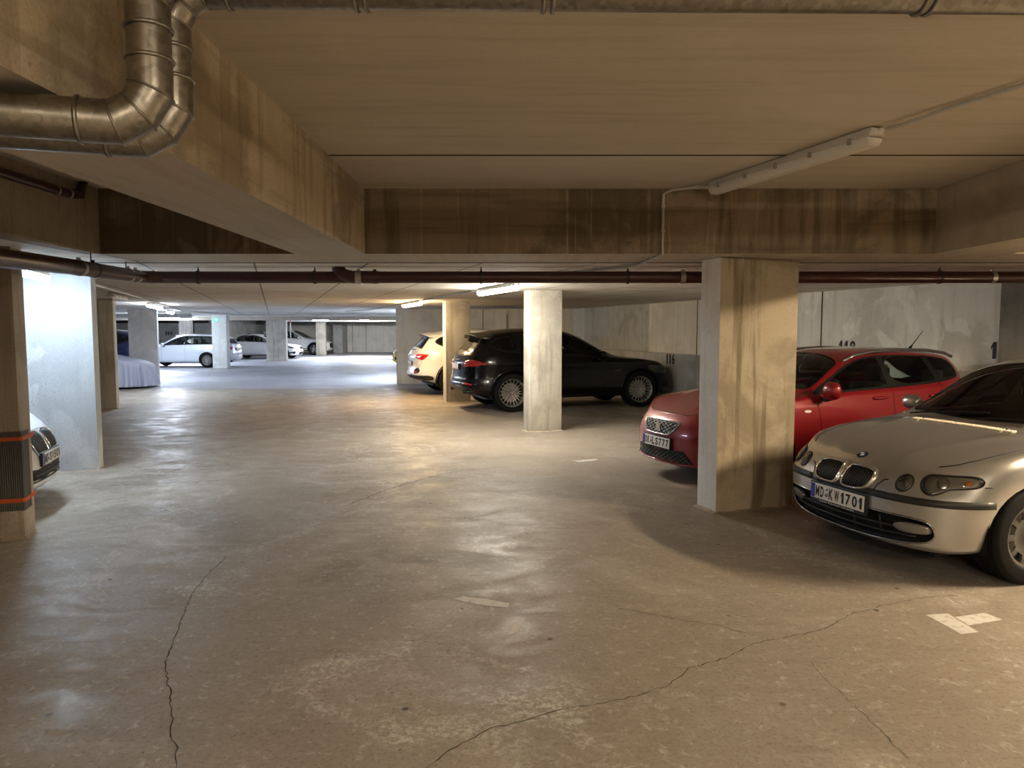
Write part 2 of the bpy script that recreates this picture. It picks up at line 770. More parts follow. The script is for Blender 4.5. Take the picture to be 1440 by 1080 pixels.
    def patch(s, outline, view, off=.003, thick=.012, rings=5, dome=0.0, depth=0.0, flat=False):
        """panel lying on the bodywork: outline in (p,q), raised by off, rim sunk by thick"""
        cx = sum(p[0] for p in outline) / len(outline)
        cy = sum(p[1] for p in outline) / len(outline)
        d, P, Q = s.frame(view)
        bm = bmesh.new()
        n = len(outline)
        prev = None
        lay = []
        for k in range(rings, 0, -1):
            t = k / rings
            ring = []
            for (p, q) in outline:
                pp, qq = cx + (p - cx) * t, cy + (q - cy) * t
                loc, nn = s.hit(view, pp, qq)
                o = off + dome * (1 - t * t) - depth * (1 if t < .999 else 0)
                ring.append(bm.verts.new(loc - d * o))
            lay.append(ring)
        rim = [bm.verts.new(v.co + d * thick) for v in lay[0]]
        loc, nn = s.hit(view, cx, cy)
        c = bm.verts.new(loc - d * (off + dome - depth))
        seq = [rim] + lay
        for a, b in zip(seq, seq[1:]):
            for i in range(n):
                bm.faces.new((a[i], a[(i + 1) % n], b[(i + 1) % n], b[i]))
        for i in range(n):
            bm.faces.new((lay[-1][i], lay[-1][(i + 1) % n], c))
        fixn(bm)
        # outward orientation
        s0 = sum(f.normal.dot(-d) for f in bm.faces)
        if s0 < 0:
            bmesh.ops.reverse_faces(bm, faces=bm.faces[:])
        return bm

    def line(s, pts, view, w=.006, off=.0015, closed=False, r=None):
        """thin strip following the bodywork"""
        dense = []
        m = len(pts)
        rng = range(m if closed else m - 1)
        for i in rng:
            a, b = pts[i], pts[(i + 1) % m]
            L = math.hypot(b[0] - a[0], b[1] - a[1])
            k = max(1, int(L / .04))
            for j in range(k):
                dense.append((a[0] + (b[0] - a[0]) * j / k, a[1] + (b[1] - a[1]) * j / k))
        if not closed:
            dense.append(pts[-1])
        d, P, Q = s.frame(view)
        P3 = [s.hit(view, *p)[0] - d * off for p in dense]
        if closed:
            P3.append(P3[0])
        bm = bmesh.new()
        tube(bm, P3, r or w / 2, 6, caps=not closed)
        return bm


def wheel(car, pos, side, Rt, wt, Rr, style, mats=('rim_silver', 'rim_dark')):
    """tyre (part) with rim and hub (sub-parts); side=+1 faces +y"""
    bm = bmesh.new()
    h = wt / 2
    prof = [(Rr - .005, -h * .80), (Rr + .01, -h * .98), (Rt - .035, -h), (Rt - .012, -h * .93), (Rt, -h * .75)]
    for k in range(-3, 4):
        z = k * h * .2
        prof += [(Rt, z - .006), (Rt - .006, z - .004), (Rt - .006, z + .004), (Rt, z + .006)]
    prof += [(Rt, h * .75), (Rt - .012, h * .93), (Rt - .035, h), (Rr + .01, h * .98), (Rr - .005, h * .80)]
    lathe(bm, prof, 56, 'Y')
    fixn(bm)
    t = obj('tyre', bm, 'tyre', car, loc=pos, sharp=R(40))
    if side < 0:
        t.rotation_euler = (0, 0, PI)
    bm = bmesh.new()
    o = h * .86
    lathe(bm, [(Rr, -h * .8), (Rr - .02, -h * .5), (Rr - .03, h * .4), (Rr - .012, o - .012), (Rr - .002, o), (Rr + .004, o - .004)], 48, 'Y')
    faces_dark = len(bm.faces)
    lathe(bm, [(Rr - .03, -.02), (.05, -.02), (.0005, -.02)], 24, 'Y')
    nd = len(bm.faces)
    # spokes
    def spoke(a, w0, w1, r0, r1, y0, y1, th=.02):
        ca, sa = math.cos(a), math.sin(a)
        pr = []
        for r_, w_, y_ in ((r0, w0, y0), ((r0 + r1) / 2, (w0 + w1) / 2, (y0 + y1) / 2 + .006), (r1, w1, y1)):
            q = []
            for (dw, dy) in ((-w_ / 2, -th), (-w_ / 2 * .8, 0), (w_ / 2 * .8, 0), (w_ / 2, -th)):
                q.append(bm.verts.new((r_ * ca - dw * sa, y_ + dy, r_ * sa + dw * ca)))
            pr.append(q)
        for A, B in zip(pr, pr[1:]):
            for i in range(3):
                bm.faces.new((A[i], A[i + 1], B[i + 1], B[i]))
        bm.faces.new(pr[0][::-1])
        bm.faces.new(pr[-1])

    def spoke2(a0, a1, w, r0, r1, y0, y1):
        pr = []
        p0 = Vector((r0 * math.cos(a0), y0, r0 * math.sin(a0)))
        p1 = Vector((r1 * math.cos(a1), y1, r1 * math.sin(a1)))
        dd = (p1 - p0).normalized()
        sdir = dd.cross(Vector((0, 1, 0))).normalized()
        for p in (p0, (p0 + p1) / 2 + Vector((0, .004, 0)), p1):
            pr.append([bm.verts.new(p + sdir * (-w / 2) - Vector((0, .02, 0))), bm.verts.new(p - sdir * (w * .4)),
                       bm.verts.new(p + sdir * (w * .4)), bm.verts.new(p + sdir * (w / 2) - Vector((0, .02, 0)))])
        for A, B in zip(pr, pr[1:]):
            for i in range(3):
                bm.faces.new((A[i], A[i + 1], B[i + 1], B[i]))
    if style == 'cover':      # steel-wheel look trim with an outer ring of oval holes
        pass
    elif style == 'multi':
        for k in range(10):
            a = 2 * PI * k / 10
            spoke2(a + .06, a + .15, .012, .05, Rr - .012, o - .035, o - .012)
            spoke2(a - .06, a - .15, .012, .05, Rr - .012, o - .035, o - .012)
    elif style == 'five':
        for k in range(5):
            a = 2 * PI * k / 5 + .3
            spoke(a, .07, .05, .03, Rr - .012, o - .03, o - .012)
    elif style == 'twin':
        for k in range(10):
            a = 2 * PI * k / 10
            spoke(a, .022, .03, .04, Rr - .012, o - .03, o - .012)
    if style == 'cover':
        # dished disc with real openings: radial ribs between r1 and r2
        r1, r2 = Rr * .62, Rr * .88
        lathe(bm, [(.0005, o - .005), (.035, o - .006), (.045, o - .014), (.09, o - .024), (r1, o - .012)], 48, 'Y')
        lathe(bm, [(r2, o - .008), (Rr - .004, o)], 48, 'Y')
        for k in range(10):
            a = 2 * PI * k / 10
            spoke(a, r1 * .30, r2 * .24, r1 - .006, r2 + .006, o - .012, o - .008, th=.015)
    fixn(bm)
    me_faces = bm.faces[:]
    for i, f in enumerate(me_faces):
        f.material_index = 1 if faces_dark <= i < nd else 0
    rim = obj('rim', bm, list(mats), t, sharp=R(30))
    bm = bmesh.new()
    lathe(bm, [(.0005, o - .004), (.028, o - .005), (.034, o - .012), (.036, o - .04)], 24, 'Y')
    if style != 'cover':
        for k in range(5):
            a = 2 * PI * k / 5
            lathe(bm, [(.0005, o - .022), (.010, o - .022), (.011, o - .05)], 8, 'Y', (.052 * math.cos(a), 0, .052 * math.sin(a)))
    fixn(bm)
    obj('hub_cap', bm, mats[0], t, sharp=R(40))
    # brake disc
    bm = bmesh.new()
    lathe(bm, [(.0005, -.012), (Rr * .68, -.012), (Rr * .68, -.03)], 28, 'Y')
    fixn(bm)
    obj('brake_disc', bm, 'rim_grey', t, sharp=R(40))
    return t


def plate(car, body, view, zc, text, off=.012, w=.52, h=.11, tilt=0.0, frame_text=None, xpos=None, p0=0.0):
    """number plate with euro band, seal and lettering, standing on the bumper"""
    d, P, Q = body.frame(view)
    loc, n = body.hit(view, p0, zc)
    if xpos is not None:
        loc = -d * xpos + P * p0 + Q * zc
    nrm = -d
    up = (Q + nrm * -tilt).normalized()
    nrm = P.cross(up).normalized()
    o = P * loc.dot(P) + Q * zc + (-d) * (loc.dot(-d) + off)

    def slab(x0, x1, y0, y1, t0, t1):
        bm = bmesh.new()
        box(bm, (x0, y0, t0), (x1, y1, t1), .002)
        mt = Matrix((P, up, nrm)).transposed().to_4x4()
        mt.translation = o
        bm.transform(mt)
        fixn(bm)
        return bm
    hold = obj('plate_holder', slab(-w / 2 - .008, w / 2 + .008, -h / 2 - (.024 if frame_text else .008), h / 2 + .008, -.03, .0), 'black_plastic', car, sharp=R(40))
    pl = obj('number_plate', slab(-w / 2, w / 2, -h / 2, h / 2, .0, .004), 'plate_white', car, sharp=R(40))
    obj('euro_band', slab(-w / 2 + .003, -w / 2 + .042, -h / 2 + .003, h / 2 - .003, .0035, .0048), 'plate_blue', pl, sharp=R(40))
    if text is None:      # lettering too small to make out
        return pl
    left, right = text
    base = o + nrm * .0052
    k = .105
    x = -w / 2 + .052
    # lettering laid out left to right
    def put(s, x0, x1):
        me, wx = glyph_mesh(s, .080, .52, .032, .16)
        for v in me.vertices:
            v.co.x = v.co.x * min(1.3, (x1 - x0) / wx) + (x0 + x1) / 2
        mt = Matrix((P, up, nrm)).transposed().to_4x4()
        mt.translation = base
        me.transform(mt)
        link('lettering', me, 'ink', pl, smooth=False)
    lw = .041
    x1 = x + lw * len(left)
    put(left, x, x1)
    bm = bmesh.new()
    sx = x1 + .028
    lathe(bm, [(.0005, .0012), (.016, .0012), (.018, .0002)], 18, 'Z', (sx, -.012, 0))
    lathe(bm, [(.0005, .0010), (.011, .0010), (.012, .0002)], 18, 'Z', (sx, .028, 0))
    mt = Matrix((P, up, nrm)).transposed().to_4x4()
    mt.translation = base - nrm * .0006
    bm.transform(mt)
    fixn(bm)
    obj('seal', bm, 'lamp_silver', pl, sharp=R(40))
    parts = right.split(' ')
    tot = sum(len(q) for q in parts)
    xs0 = sx + .026
    gap = .016 if len(parts) > 1 else 0
    avail = (w / 2 - .014) - xs0 - gap * (len(parts) - 1)
    for q in parts:
        put(q, xs0, xs0 + avail * len(q) / tot)
        xs0 += avail * len(q) / tot + gap
    if frame_text:
        place_text('dealer_lettering', frame_text, .016, 'plate_white', hold, o + nrm * .0008 - up * (h / 2 + .0135), P, up, xs=1.0, extrude=.0003)
    return pl


def seats(car, xs, yw, z0, top, mat='seat_cloth', rear=None):
    for x in xs:
        for sgn in (1, -1):
            bm = bmesh.new()
            box(bm, (x - .02, sgn * yw - .24, z0 - .25), (x + .48, sgn * yw + .24, z0), .05)
            vs = box(bm, (x - .14, sgn * yw - .22, z0 - .05), (x + .02, sgn * yw + .22, top - .17), .05)
            bmesh.ops.rotate(bm, verts=vs, cent=(x, 0, z0), matrix=Matrix.Rotation(R(-14), 3, 'Y'))
            tilt = math.tan(R(14)) * (top - z0)
            box(bm, (x - .12 - tilt, sgn * yw - .13, top - .17), (x - .02 - tilt, sgn * yw + .13, top + .03), .045)
            fixn(bm)
            obj('seat', bm, mat, car)
    if rear:
        x = rear
        bm = bmesh.new()
        box(bm, (x, -.6, z0 - .22), (x + .46, .6, z0 + .02), .05)
        vs = box(bm, (x - .15, -.6, z0 - .05), (x + .02, .6, top - .22), .05)
        bmesh.ops.rotate(bm, verts=vs, cent=(x, 0, z0), matrix=Matrix.Rotation(R(-18), 3, 'Y'))
        for y in (-.38, .38):
            box(bm, (x - .32, y - .12, top - .28), (x - .23, y + .12, top - .06), .04)
        fixn(bm)
        obj('rear_bench', bm, mat, car)


def cabin(car, xd, yw, zd, zbelt, floor=.30, xr=-2.6):
    bm = bmesh.new()
    prof = [(xd + .32, zd - .06), (xd + .10, zd), (xd - .18, zd - .015), (xd - .28, zd - .09), (xd - .25, zd - .32), (xd + .2, zd - .45)]
    L = []
    for y in (-yw, -yw * .5, 0, yw * .5, yw):
        L.append([bm.verts.new((px, y, pz)) for px, pz in prof])
    for a, b in zip(L, L[1:]):
        for i in range(len(prof)):
            j = (i + 1) % len(prof)
            bm.faces.new((a[i], a[j], b[j], b[i]))
    bm.faces.new(L[0])
    bm.faces.new(L[-1])
    fixn(bm)
    obj('dashboard', bm, 'interior', car)
    bm = bmesh.new()
    torus(bm, .185, .016, 'X', (0, 0, 0), 28, 8)
    lathe(bm, [(.0005, .02), (.06, .015), (.07, -.02)], 16, 'X')
    for a in (0, PI, PI * 1.5):
        box(bm, (-.01, -.175 if a == PI else (.05 if a == 0 else -.02), -.17 if a > 4 else -.018),
            (.01, -.05 if a == PI else (.175 if a == 0 else .02), -.05 if a > 4 else .018))
    bm.transform(Matrix.Translation((xd - .42, .36, zd - .02)) @ Matrix.Rotation(R(22), 4, 'Y'))
    fixn(bm)
    obj('steering_wheel', bm, 'black_plastic', car)
    bm = bmesh.new()
    box(bm, (xr, -yw, floor), (xd + .5, yw, floor + .02))
    # door cards below the belt
    for s in (-1, 1):
        box(bm, (xr, s * (yw + .02) - .02, floor), (xd + .1, s * (yw + .02) + .02, zbelt - .02))
    box(bm, (xr - .02, -yw, floor), (xr + .02, yw, zbelt - .02))
    fixn(bm)
    obj('cabin_tub', bm, 'interior', car)


def mirror(car, pos, sgn, mat, size=(.10, .115, .075), arm=True):
    bm = bmesh.new()
    bmesh.ops.create_uvsphere(bm, u_segments=20, v_segments=12, radius=1)
    for v in bm.verts:
        x, y, z = v.co
        k = 1.0 if x > 0 else .55
        v.co = Vector((x * size[0] * k, math.copysign(abs(y) ** .75, y) * size[1], math.copysign(abs(z) ** .8, z) * size[2]))
    bm.transform(Matrix.Translation(pos))
    m = obj('door_mirror', bm, mat, car)
    bm = bmesh.new()
    p = Vector(pos)
    tube(bm, [p + Vector((-.01, 0, -size[2] * .8)), p + Vector((-.01, -sgn * size[1] * .9, -size[2] * 1.1)), p + Vector((.0, -sgn * (size[1] + .08), -size[2] * .95))], .022, 10)
    obj('mirror_foot', bm, 'black_plastic', m)
    return m


def arch_cut(body, cx, cz, r, n=30, ymin=.5):
    fs = cut(body.bm, circle2(cx, cz, r, n=n), 'side', lambda c: abs(c.y) > ymin and c.z < 1.05)
    bmesh.ops.delete(body.bm, geom=fs, context='FACES')


def liner(car, cx, cz, r, y0, y1):
    for s in (1, -1):
        bm = bmesh.new()
        a, b = [], []
        n = 20
        for i in range(n + 1):
            t = PI * i / n * 1.2 - PI * .1
            a.append(bm.verts.new((cx + r * math.cos(t), s * y0, cz + r * math.sin(t))))
            b.append(bm.verts.new((cx + r * math.cos(t), s * y1, cz + r * math.sin(t))))
        for i in range(n):
            bm.faces.new((a[i], a[i + 1], b[i + 1], b[i]))
        c = bm.verts.new((cx, s * y0, cz))
        for i in range(n):
            bm.faces.new((a[i], a[i + 1], c))
        fixn(bm)
        obj('wheel_arch_liner', bm, 'satin_black', car)


def side_windows(car, body, polys, glass, trim='satin_black', gap=.014, outer=None):
    """side glazing on both flanks: panes cut from the shell, the pillars between them black"""
    for s in (1, -1):
        cond = (lambda c, s=s: c.y * s > .25 and c.z > .55)
        rims = [outer] if outer else [grow(p, gap) for p in polys]
        for p in rims:
            cut(body.bm, p, 'side', cond)
        for p in polys:
            cut(body.bm, p, 'side', cond)
        xy = lambda f: (f.calc_center_median().x, f.calc_center_median().z)
        fs = [f for f in body.bm.faces if cond(f.calc_center_median())]
        panes = [[] for _ in polys]
        rim = []
        for f in fs:
            q = xy(f)
            for i, p in enumerate(polys):
                if inpoly(q, p):
                    panes[i].append(f)
                    break
            else:
                if any(inpoly(q, p) for p in rims):
                    rim.append(f)
        body.bm.normal_update()
        nbs = [extract_copy(body.bm, fsx, -.004) for fsx in panes]
        t = extract_copy(body.bm, rim, .001)
        bmesh.ops.delete(body.bm, geom=[f for fsx in panes for f in fsx] + rim, context='FACES')
        for i, g in enumerate(nbs):
            obj('side_window', g, glass if isinstance(glass, str) else glass[i], car)
        obj('window_trim', t, trim, car)


def top_window(car, body, poly, glass, name, zmin=.8, gap=.014, trim='satin_black', cond=None):
    cond = cond or (lambda c: c.z > zmin)
    P2 = grow(poly, gap)
    cut(body.bm, P2, 'top', cond)
    cut(body.bm, poly, 'top', cond)
    out = [f for f in body.bm.faces if cond(f.calc_center_median()) and inpoly(f.calc_center_median().xy, P2)]
    inn = [f for f in out if inpoly(f.calc_center_median().xy, poly)]
    s = set(inn)
    rim = [f for f in out if f not in s]
    body.bm.normal_update()
    g = extract(body.bm, inn, -.004)
    t = extract(body.bm, rim, .001)
    o = obj(name, g, glass, car)
    obj('window_trim', t, trim, car)
    return o


def finish_body(car, body, mat):
    bm = body.bm
    return obj('body', bm, mat, car, sharp=R(50))


# ------------------------------------------------------------------ silver three-door hatchback, nose to the aisle
def silver_car(loc, rz):
    car = thing('car', 'silver car at the right edge with twin-kidney grille and plate MD KW 1701', 'car', loc, rz)
    sp = dict(
        step=.032, nz=26, nS=8, nR=16, smooth=2,
        plan=[(.775, 0), (.768, .22), (.742, .42), (.675, .61), (.555, .745), (.36, .825), (0, .866), (-.45, .872), (-1.3, .875), (-2.2, .875),
              (-2.725, .868), (-3.1, .825), (-3.36, .70), (-3.465, .42), (-3.49, 0)],
        shoulder=[.700, .702, .708, .722, .748, .790, .855, .895, .925, .940, .945, .94, .93, .93, .93],
        rows=[(.185, .20, .25, .105, .10, .10), (.215, .25, .30, .055, .06, .05), (.30, .36, .36, .022, .022, .015), (.44, .47, .45, .0, .012, .0),
              (.535, .56, .56, .0, .004, .0), (.585, .66, .62, .022, .0, .03), (.645, .78, .80, .058, .012, .06), (.70, .9, .93, .115, .045, .10)],
        fblend=(.2, .62), rblend=(.15, .6),
        zC=[(0.655, 0.702), (0.58, 0.742), (0.42, 0.797), (0.2, 0.846), (0, 0.880), (-0.25, 0.918), (-0.4, 0.940), (-0.62, 1.066), (-0.85, 1.201), (-1.05, 1.314), (-1.2, 1.380), (-1.5, 1.438), (-1.8, 1.451), (-2.2, 1.435), (-2.6, 1.380), (-2.85, 1.315), (-3.1, 1.143), (-3.3, 0.975), (-3.39, 0.935)],
        zR=[(-0.52, 0.919), (-0.75, 1.054), (-1, 1.210), (-1.2, 1.310), (-1.45, 1.370), (-1.8, 1.395), (-2.2, 1.380), (-2.6, 1.325), (-2.9, 1.220), (-3.15, 1.058), (-3.34, 0.946), (-3.39, 0.932)],
        yR=[(.66, .74), (.3, .75), (-.3, .82), (-.52, .855), (-.8, .78), (-1.2, .70), (-1.5, .665), (-1.8, .655), (-2.6, .64), (-3.0, .66), (-3.2, .74), (-3.39, .8)],
        hoodpow=3.0, roofpow=2.6, bulge=.012,
        crease=lambda x, y: .012 * math.exp(-((abs(y) - (.30 + .20 * sstep(.55, -.5, x))) / .045) ** 2) * sstep(.62, .45, x) * sstep(-.42, -.30, x))
    b = Body(sp)
    paint = 'paint_silver'
    # wheels and arches
    arch_cut(b, 0, .318, .352)
    arch_cut(b, -2.725, .318, .352)
    # openings in the nose
    top_window(car, b, smooth_closed([(-.46, .0), (-.50, .40), (-.585, .665), (-.70, .655), (-1.00, .60), (-1.155, .545), (-1.20, .3), (-1.215, 0), (-1.20, -.3), (-1.155, -.545), (-1.00, -.60), (-.70, -.655), (-.585, -.665), (-.50, -.40)], 2),
               'window_glass', 'windshield', zmin=.9)
    side_windows(car, b, [smooth_closed([(-.70, .975), (-.66, .965), (-1.72, .985), (-1.78, 1.0), (-1.80, 1.29), (-1.76, 1.315), (-1.5, 1.29), (-1.25, 1.235), (-1.0, 1.125)], 2),
                          smooth_closed([(-1.90, .99), (-2.62, 1.005), (-2.86, 1.06), (-2.80, 1.15), (-2.55, 1.245), (-2.1, 1.305), (-1.90, 1.31)], 2)], 'window_glass')
    top_window(car, b, smooth_closed([(-2.93, 0), (-2.93, .45), (-3.0, .5), (-3.26, .54), (-3.30, 0), (-3.26, -.54), (-3.0, -.5), (-2.93, -.45)], 2), 'window_glass', 'rear_window', zmin=.9)
    # air intake across the lower bumper
    intake = smooth_closed([(-.66, .40), (-.60, .425), (-.3, .425), (.3, .425), (.60, .425), (.66, .40), (.67, .315), (.60, .262), (.3, .232), (0, .225), (-.3, .232), (-.60, .262), (-.67, .315)], 2)
    cond = lambda c: c.x > .25 and c.z < .47
    fs = cut(b.bm, intake, 'front', cond)
    b.bm.normal_update()
    bmesh.ops.delete(b.bm, geom=fs, context='FACES')
    obj('body', b.bm, paint, car, sharp=R(50))
    # recess behind the intake
    dk = b.patch(grow(intake, .006), 'front', off=-.05, thick=-.05, rings=4)
    obj('air_intake', dk, 'satin_black', car)
    bm = b.line(grow(intake, .004), 'front', closed=True, r=.007, off=.002)
    obj('intake_rim', bm, 'lamp_silver', car)
    for z in (.30, .35):
        obj('intake_slat', b.line([(-.56, z), (-.3, z - .012), (0, z - .016), (.3, z - .012), (.56, z)], 'front', off=-.02, r=.008), 'black_plastic', car)
    for y in (-.33, -.11, .11, .33):
        obj('intake_rib', b.line([(y, .25), (y, .40)], 'front', off=-.024, r=.006), 'black_plastic', car)
    for s in (1, -1):
        f = [(s * p, q) for p, q in smooth_closed([(.44, .318), (.44, .385), (.63, .388), (.645, .36), (.635, .322)], 2)]
        obj('fog_light', b.patch(f, 'front', off=-.004, thick=.03, dome=.006), 'bowl_grey', car)
    # kidneys
    for s in (1, -1):
        k = smooth_closed([(.030, .672), (.030, .575), (.052, .552), (.20, .556), (.245, .585), (.262, .648), (.235, .682), (.055, .688)], 2)
        k = [(s * p, q) for p, q in k]
        ko = grow(k, .016)
        o = obj('kidney_grille', b.patch(ko, 'front', off=.022, thick=.05, rings=3, dome=0), paint, car)
        obj('grille_rim', b.line(grow(k, .006), 'front', closed=True, r=.008, off=.026), 'chrome', o)
        obj('grille_back', b.patch(k, 'front', off=.025, thick=.004, rings=3), 'satin_black', o)
        bm = bmesh.new()
        for j in range(10):
            p = s * (.052 + .0205 * j)
            q0 = .56 + (.022 if j in (8,) else .035 if j == 9 else 0)
            loc = [b.hit('front', p, q)[0] + Vector((.028, 0, 0)) for q in (q0, .60, .64, .682 - (.012 if j == 9 else 0))]
            tube(bm, loc, .0042, 6)
        fixn(bm)
        obj('grille_slat', bm, 'black_plastic', o)
    # headlamps: round inner lamp, long outer unit
    for s in (1, -1):
        c = circle2(s * .372, .640, .050, .050, 30)
        o = obj('inner_headlight', b.patch(c, s * 8, off=.008, thick=.03, dome=.016), 'lens_clear', car)
        obj('reflector', b.patch(circle2(s * .372, .640, .048, .048, 24), s * 8, off=.002, thick=.01), 'bowl_grey', o)
        obj('bulb_shield', b.patch(circle2(s * .380, .640, .022, .026, 18), s * 8, off=.004, thick=.01, dome=.008), 'lamp_silver', o)
        obj('headlight_rim', b.line(circle2(s * .372, .640, .053, .053, 30), s * 8, closed=True, r=.0045, off=.003), 'black_plastic', o)
        # frame turned outwards
        v = s * 32
        u = lambda p: p
        outer = [(.44, .628), (.448, .675), (.475, .700), (.515, .708), (.60, .708), (.70, .712), (.755, .706), (.775, .690), (.772, .668), (.755, .652), (.70, .640), (.60, .632), (.56, .605), (.52, .588), (.475, .590)]
        a = R(32)
        off_p = -.300
        outer = smooth_closed([(s * (p + off_p), q + .004) for p, q in outer], 2)
        o = obj('headlight', b.patch(outer, v, off=.010, thick=.03, dome=.012), 'lens_clear', car)
        obj('headlight_rim', b.line(grow(outer, .003), v, closed=True, r=.0045, off=.006), 'black_plastic', o)
        obj('reflector_bowl', b.patch(outer, v, off=.002, thick=.02), 'bowl_grey', o)
        cc = circle2(s * (.505 + off_p), .652, .052, .052, 26)
        obj('projector_ring', b.line(cc, v, closed=True, r=.005, off=.004), 'lamp_silver', o)
        obj('projector_lens', b.patch(circle2(s * (.565 + off_p), .664, .036, .036, 24), v, off=.004, thick=.01, dome=.010), 'lamp_silver', o)
        obj('indicator_bulb', b.patch(circle2(s * (.695 + off_p), .674, .020, .018, 18), v, off=.004, thick=.01, dome=.012), 'amber', o)
    # bumper rubbing strip wraps round the nose
    tr = [(-.40, .548), (-.30, .548), (.30, .548), (.40, .548)]
    def strip(z0, z1, ys, name, mat, off):
        bm = bmesh.new()
        prev = None
        for (yaw, p) in ys:
            d, P, Q = b.frame(yaw)
            q = []
            for z, o in ((z0, -.004), (z0 + .006, off), (z1 - .006, off), (z1, -.004)):
                loc, n = b.hit(yaw, p, z)
                q.append(bm.verts.new(loc - d * o))
            if prev:
                for i in range(3):
                    bm.faces.new((prev[i], q[i], q[i + 1], prev[i + 1]))
            else:
                bm.faces.new(q)
            prev = q
        bm.faces.new(prev[::-1])
        fixn(bm)
        return obj(name, bm, mat, car)
    for s in (1, -1):
        ys = [(0, s * (.285 + .03 * i)) for i in range(9)] + [(s * 8 * i, s * (.535 - (.016 * i) + .02 * i - .02 * max(0, i - 3) * 1.1)) for i in range(1, 6)]
        ys = [(0, s * .285), (0, s * .34), (0, s * .40), (0, s * .46), (0, s * .52)]
        # polar sweep round the corner about (.2, .35)
        for i in range(1, 8):
            ang = 9.5 * i
            a = R(ang)
            p_ = -.18 * math.sin(a) + (.52) * math.cos(a)
            ys.append((s * ang, s * p_))
        strip(.515, .567, ys, 'bumper_strip', 'black_plastic', .012)
    strip(.515, .567, [(0, -.285 + .057 * i) for i in range(11)], 'bumper_strip', 'black_plastic', .010)
    plate(car, b, 'front', .452, ('MD', 'KW 1701'), off=.020, tilt=.03, frame_text='Automobile   MTZ im Nordhof   T 0391-610 606 01')
    # bonnet: shut lines, roundel, cowl louvres, wipers
    for s in (1, -1):
        obj('bonnet_gap', b.line([(-.50, s * .73), (-.2, s * .742), (.1, s * .725), (.3, s * .69), (.42, s * .645), (.50, s * .575)], 'top', off=.0005, r=.004), 'satin_black', car)
        obj('bumper_gap', b.line([(.37, .652), (.30, .652), (.20, .655)], 's' and ('side' if s > 0 else 'rside'), off=.0005, r=.003) if False else
            b.line([(-.375, .655), (-.33, .655)] if s < 0 else [(-.375, .655), (-.33, .655)], 'side' if s > 0 else 'rside', off=.0005, r=.003), 'satin_black', car)
        obj('nose_gap', b.line([(s * .29, .560), (s * .305, .60), (s * .335, .636), (s * .36, .642)], 'front', off=.0005, r=.004), 'satin_black', car)
        obj('nose_gap', b.line([(s * .425, .642), (s * .45, .646), (s * .47, .648)], 'front', off=.0005, r=.0035), 'satin_black', car)
    loc, n = b.hit('top', .575, 0)
    t1 = Vector((1, 0, 0)) - n * n.x
    t1.normalize()
    t2 = n.cross(t1)
    mt = Matrix((t1, t2, n)).transposed().to_4x4()
    mt.translation = loc
    def disc(r0, r1, h0, h1, a0=0, a1=360):
        bm = bmesh.new()
        nseg = max(6, int((a1 - a0) / 12))
        A, B = [], []
        for i in range(nseg + 1):
            t = R(a0 + (a1 - a0) * i / nseg)
            A.append(bm.verts.new((r0 * math.cos(t), r0 * math.sin(t), h1)))
            B.append(bm.verts.new((r1 * math.cos(t), r1 * math.sin(t), h0)))
        for i in range(nseg):
            bm.faces.new((A[i], B[i], B[i + 1], A[i + 1]))
        bm.transform(mt)
        return bm
    em = obj('bonnet_emblem', disc(.0005, .041, .003, .006), 'chrome', car)
    obj('emblem_ring', disc(.027, .038, .006, .0065), 'ink', em)
    for k in range(4):
        obj('emblem_quarter', disc(.001, .025, .0066, .007, 90 * k, 90 * k + 90), 'plate_blue' if k % 2 else 'plate_white', em)
    for k, (y0, y1) in enumerate(((-.43, -.36), (-.345, .345), (.36, .43))):
        bm = bmesh.new()
        m = max(3, int((y1 - y0) / .022))
        for j in range(m):
            y = y0 + (y1 - y0) * (j + .5) / m
            l0 = b.hit('top', -.365, y)[0]
            l1 = b.hit('top', -.305, y)[0]
            tube(bm, [l0 + Vector((0, 0, .003)), l1 + Vector((0, 0, .003))], .0075, 6)
        fixn(bm)
        obj('cowl_louvre', bm, 'plate_white' if False else 'cowl_beige', car)
    for y0, y1 in ((-.55, .08), (.0, .60)):
        bm = bmesh.new()
        P0 = b.hit('top', -.43, y0)[0] + Vector((0, 0, .02))
        pts = [P0]
        for i in range(1, 9):
            t = i / 8
            l = b.hit('top', -.46 - .07 * t, y0 + (y1 - y0) * t)[0]
            pts.append(l + Vector((0.004, 0, .014)))
        tube(bm, pts, .007, 8)
        fixn(bm)
        obj('wiper', bm, 'satin_black', car)
    # flank details
    for s, v in ((1, 'side'), (-1, 'rside')):
        k = -1 if s < 0 else 1
        obj('door_gap', b.line([(-k * -.62 if False else (-.62 * (-1 if s > 0 else 1) * 1), .30), (.62 if s > 0 else -.62, .92)], v, r=.003, off=.0005), 'satin_black', car)
        mirror(car, (-.90, s * .965, .995), s, paint, (.070, .10, .065))
    # headlamps' chrome edge of the roof: rain gutter
    for s in (1, -1):
        obj('roof_gutter', b.line([(-.52, s * .725), (-.75, s * .67), (-1.0, s * .615), (-1.2, s * .575), (-1.6, s * .555), (-2.2, s * .55), (-2.7, s * .53)], 'top', off=.002, r=.006), 'lamp_silver', car)
    for x in (0, -2.725):
        liner(car, x, .318, .36, .52, .82)
        for s in (1, -1):
            wheel(car, (x, s * .745, .318), s, .318, .205, .208, 'cover', ('rim_worn', 'rim_dark'))
    bm = bmesh.new()
    box(bm, (-3.3, -.62, .17), (.55, .62, .21), .02)
    fixn(bm)
    obj('underbody', bm, 'satin_black', car, sharp=R(40))
    cabin(car, -.72, .66, .93, .93, xr=-3.0)
    seats(car, (-1.75,), .34, .52, 1.16, rear=-2.6)
    # inner mirror
    bm = bmesh.new()
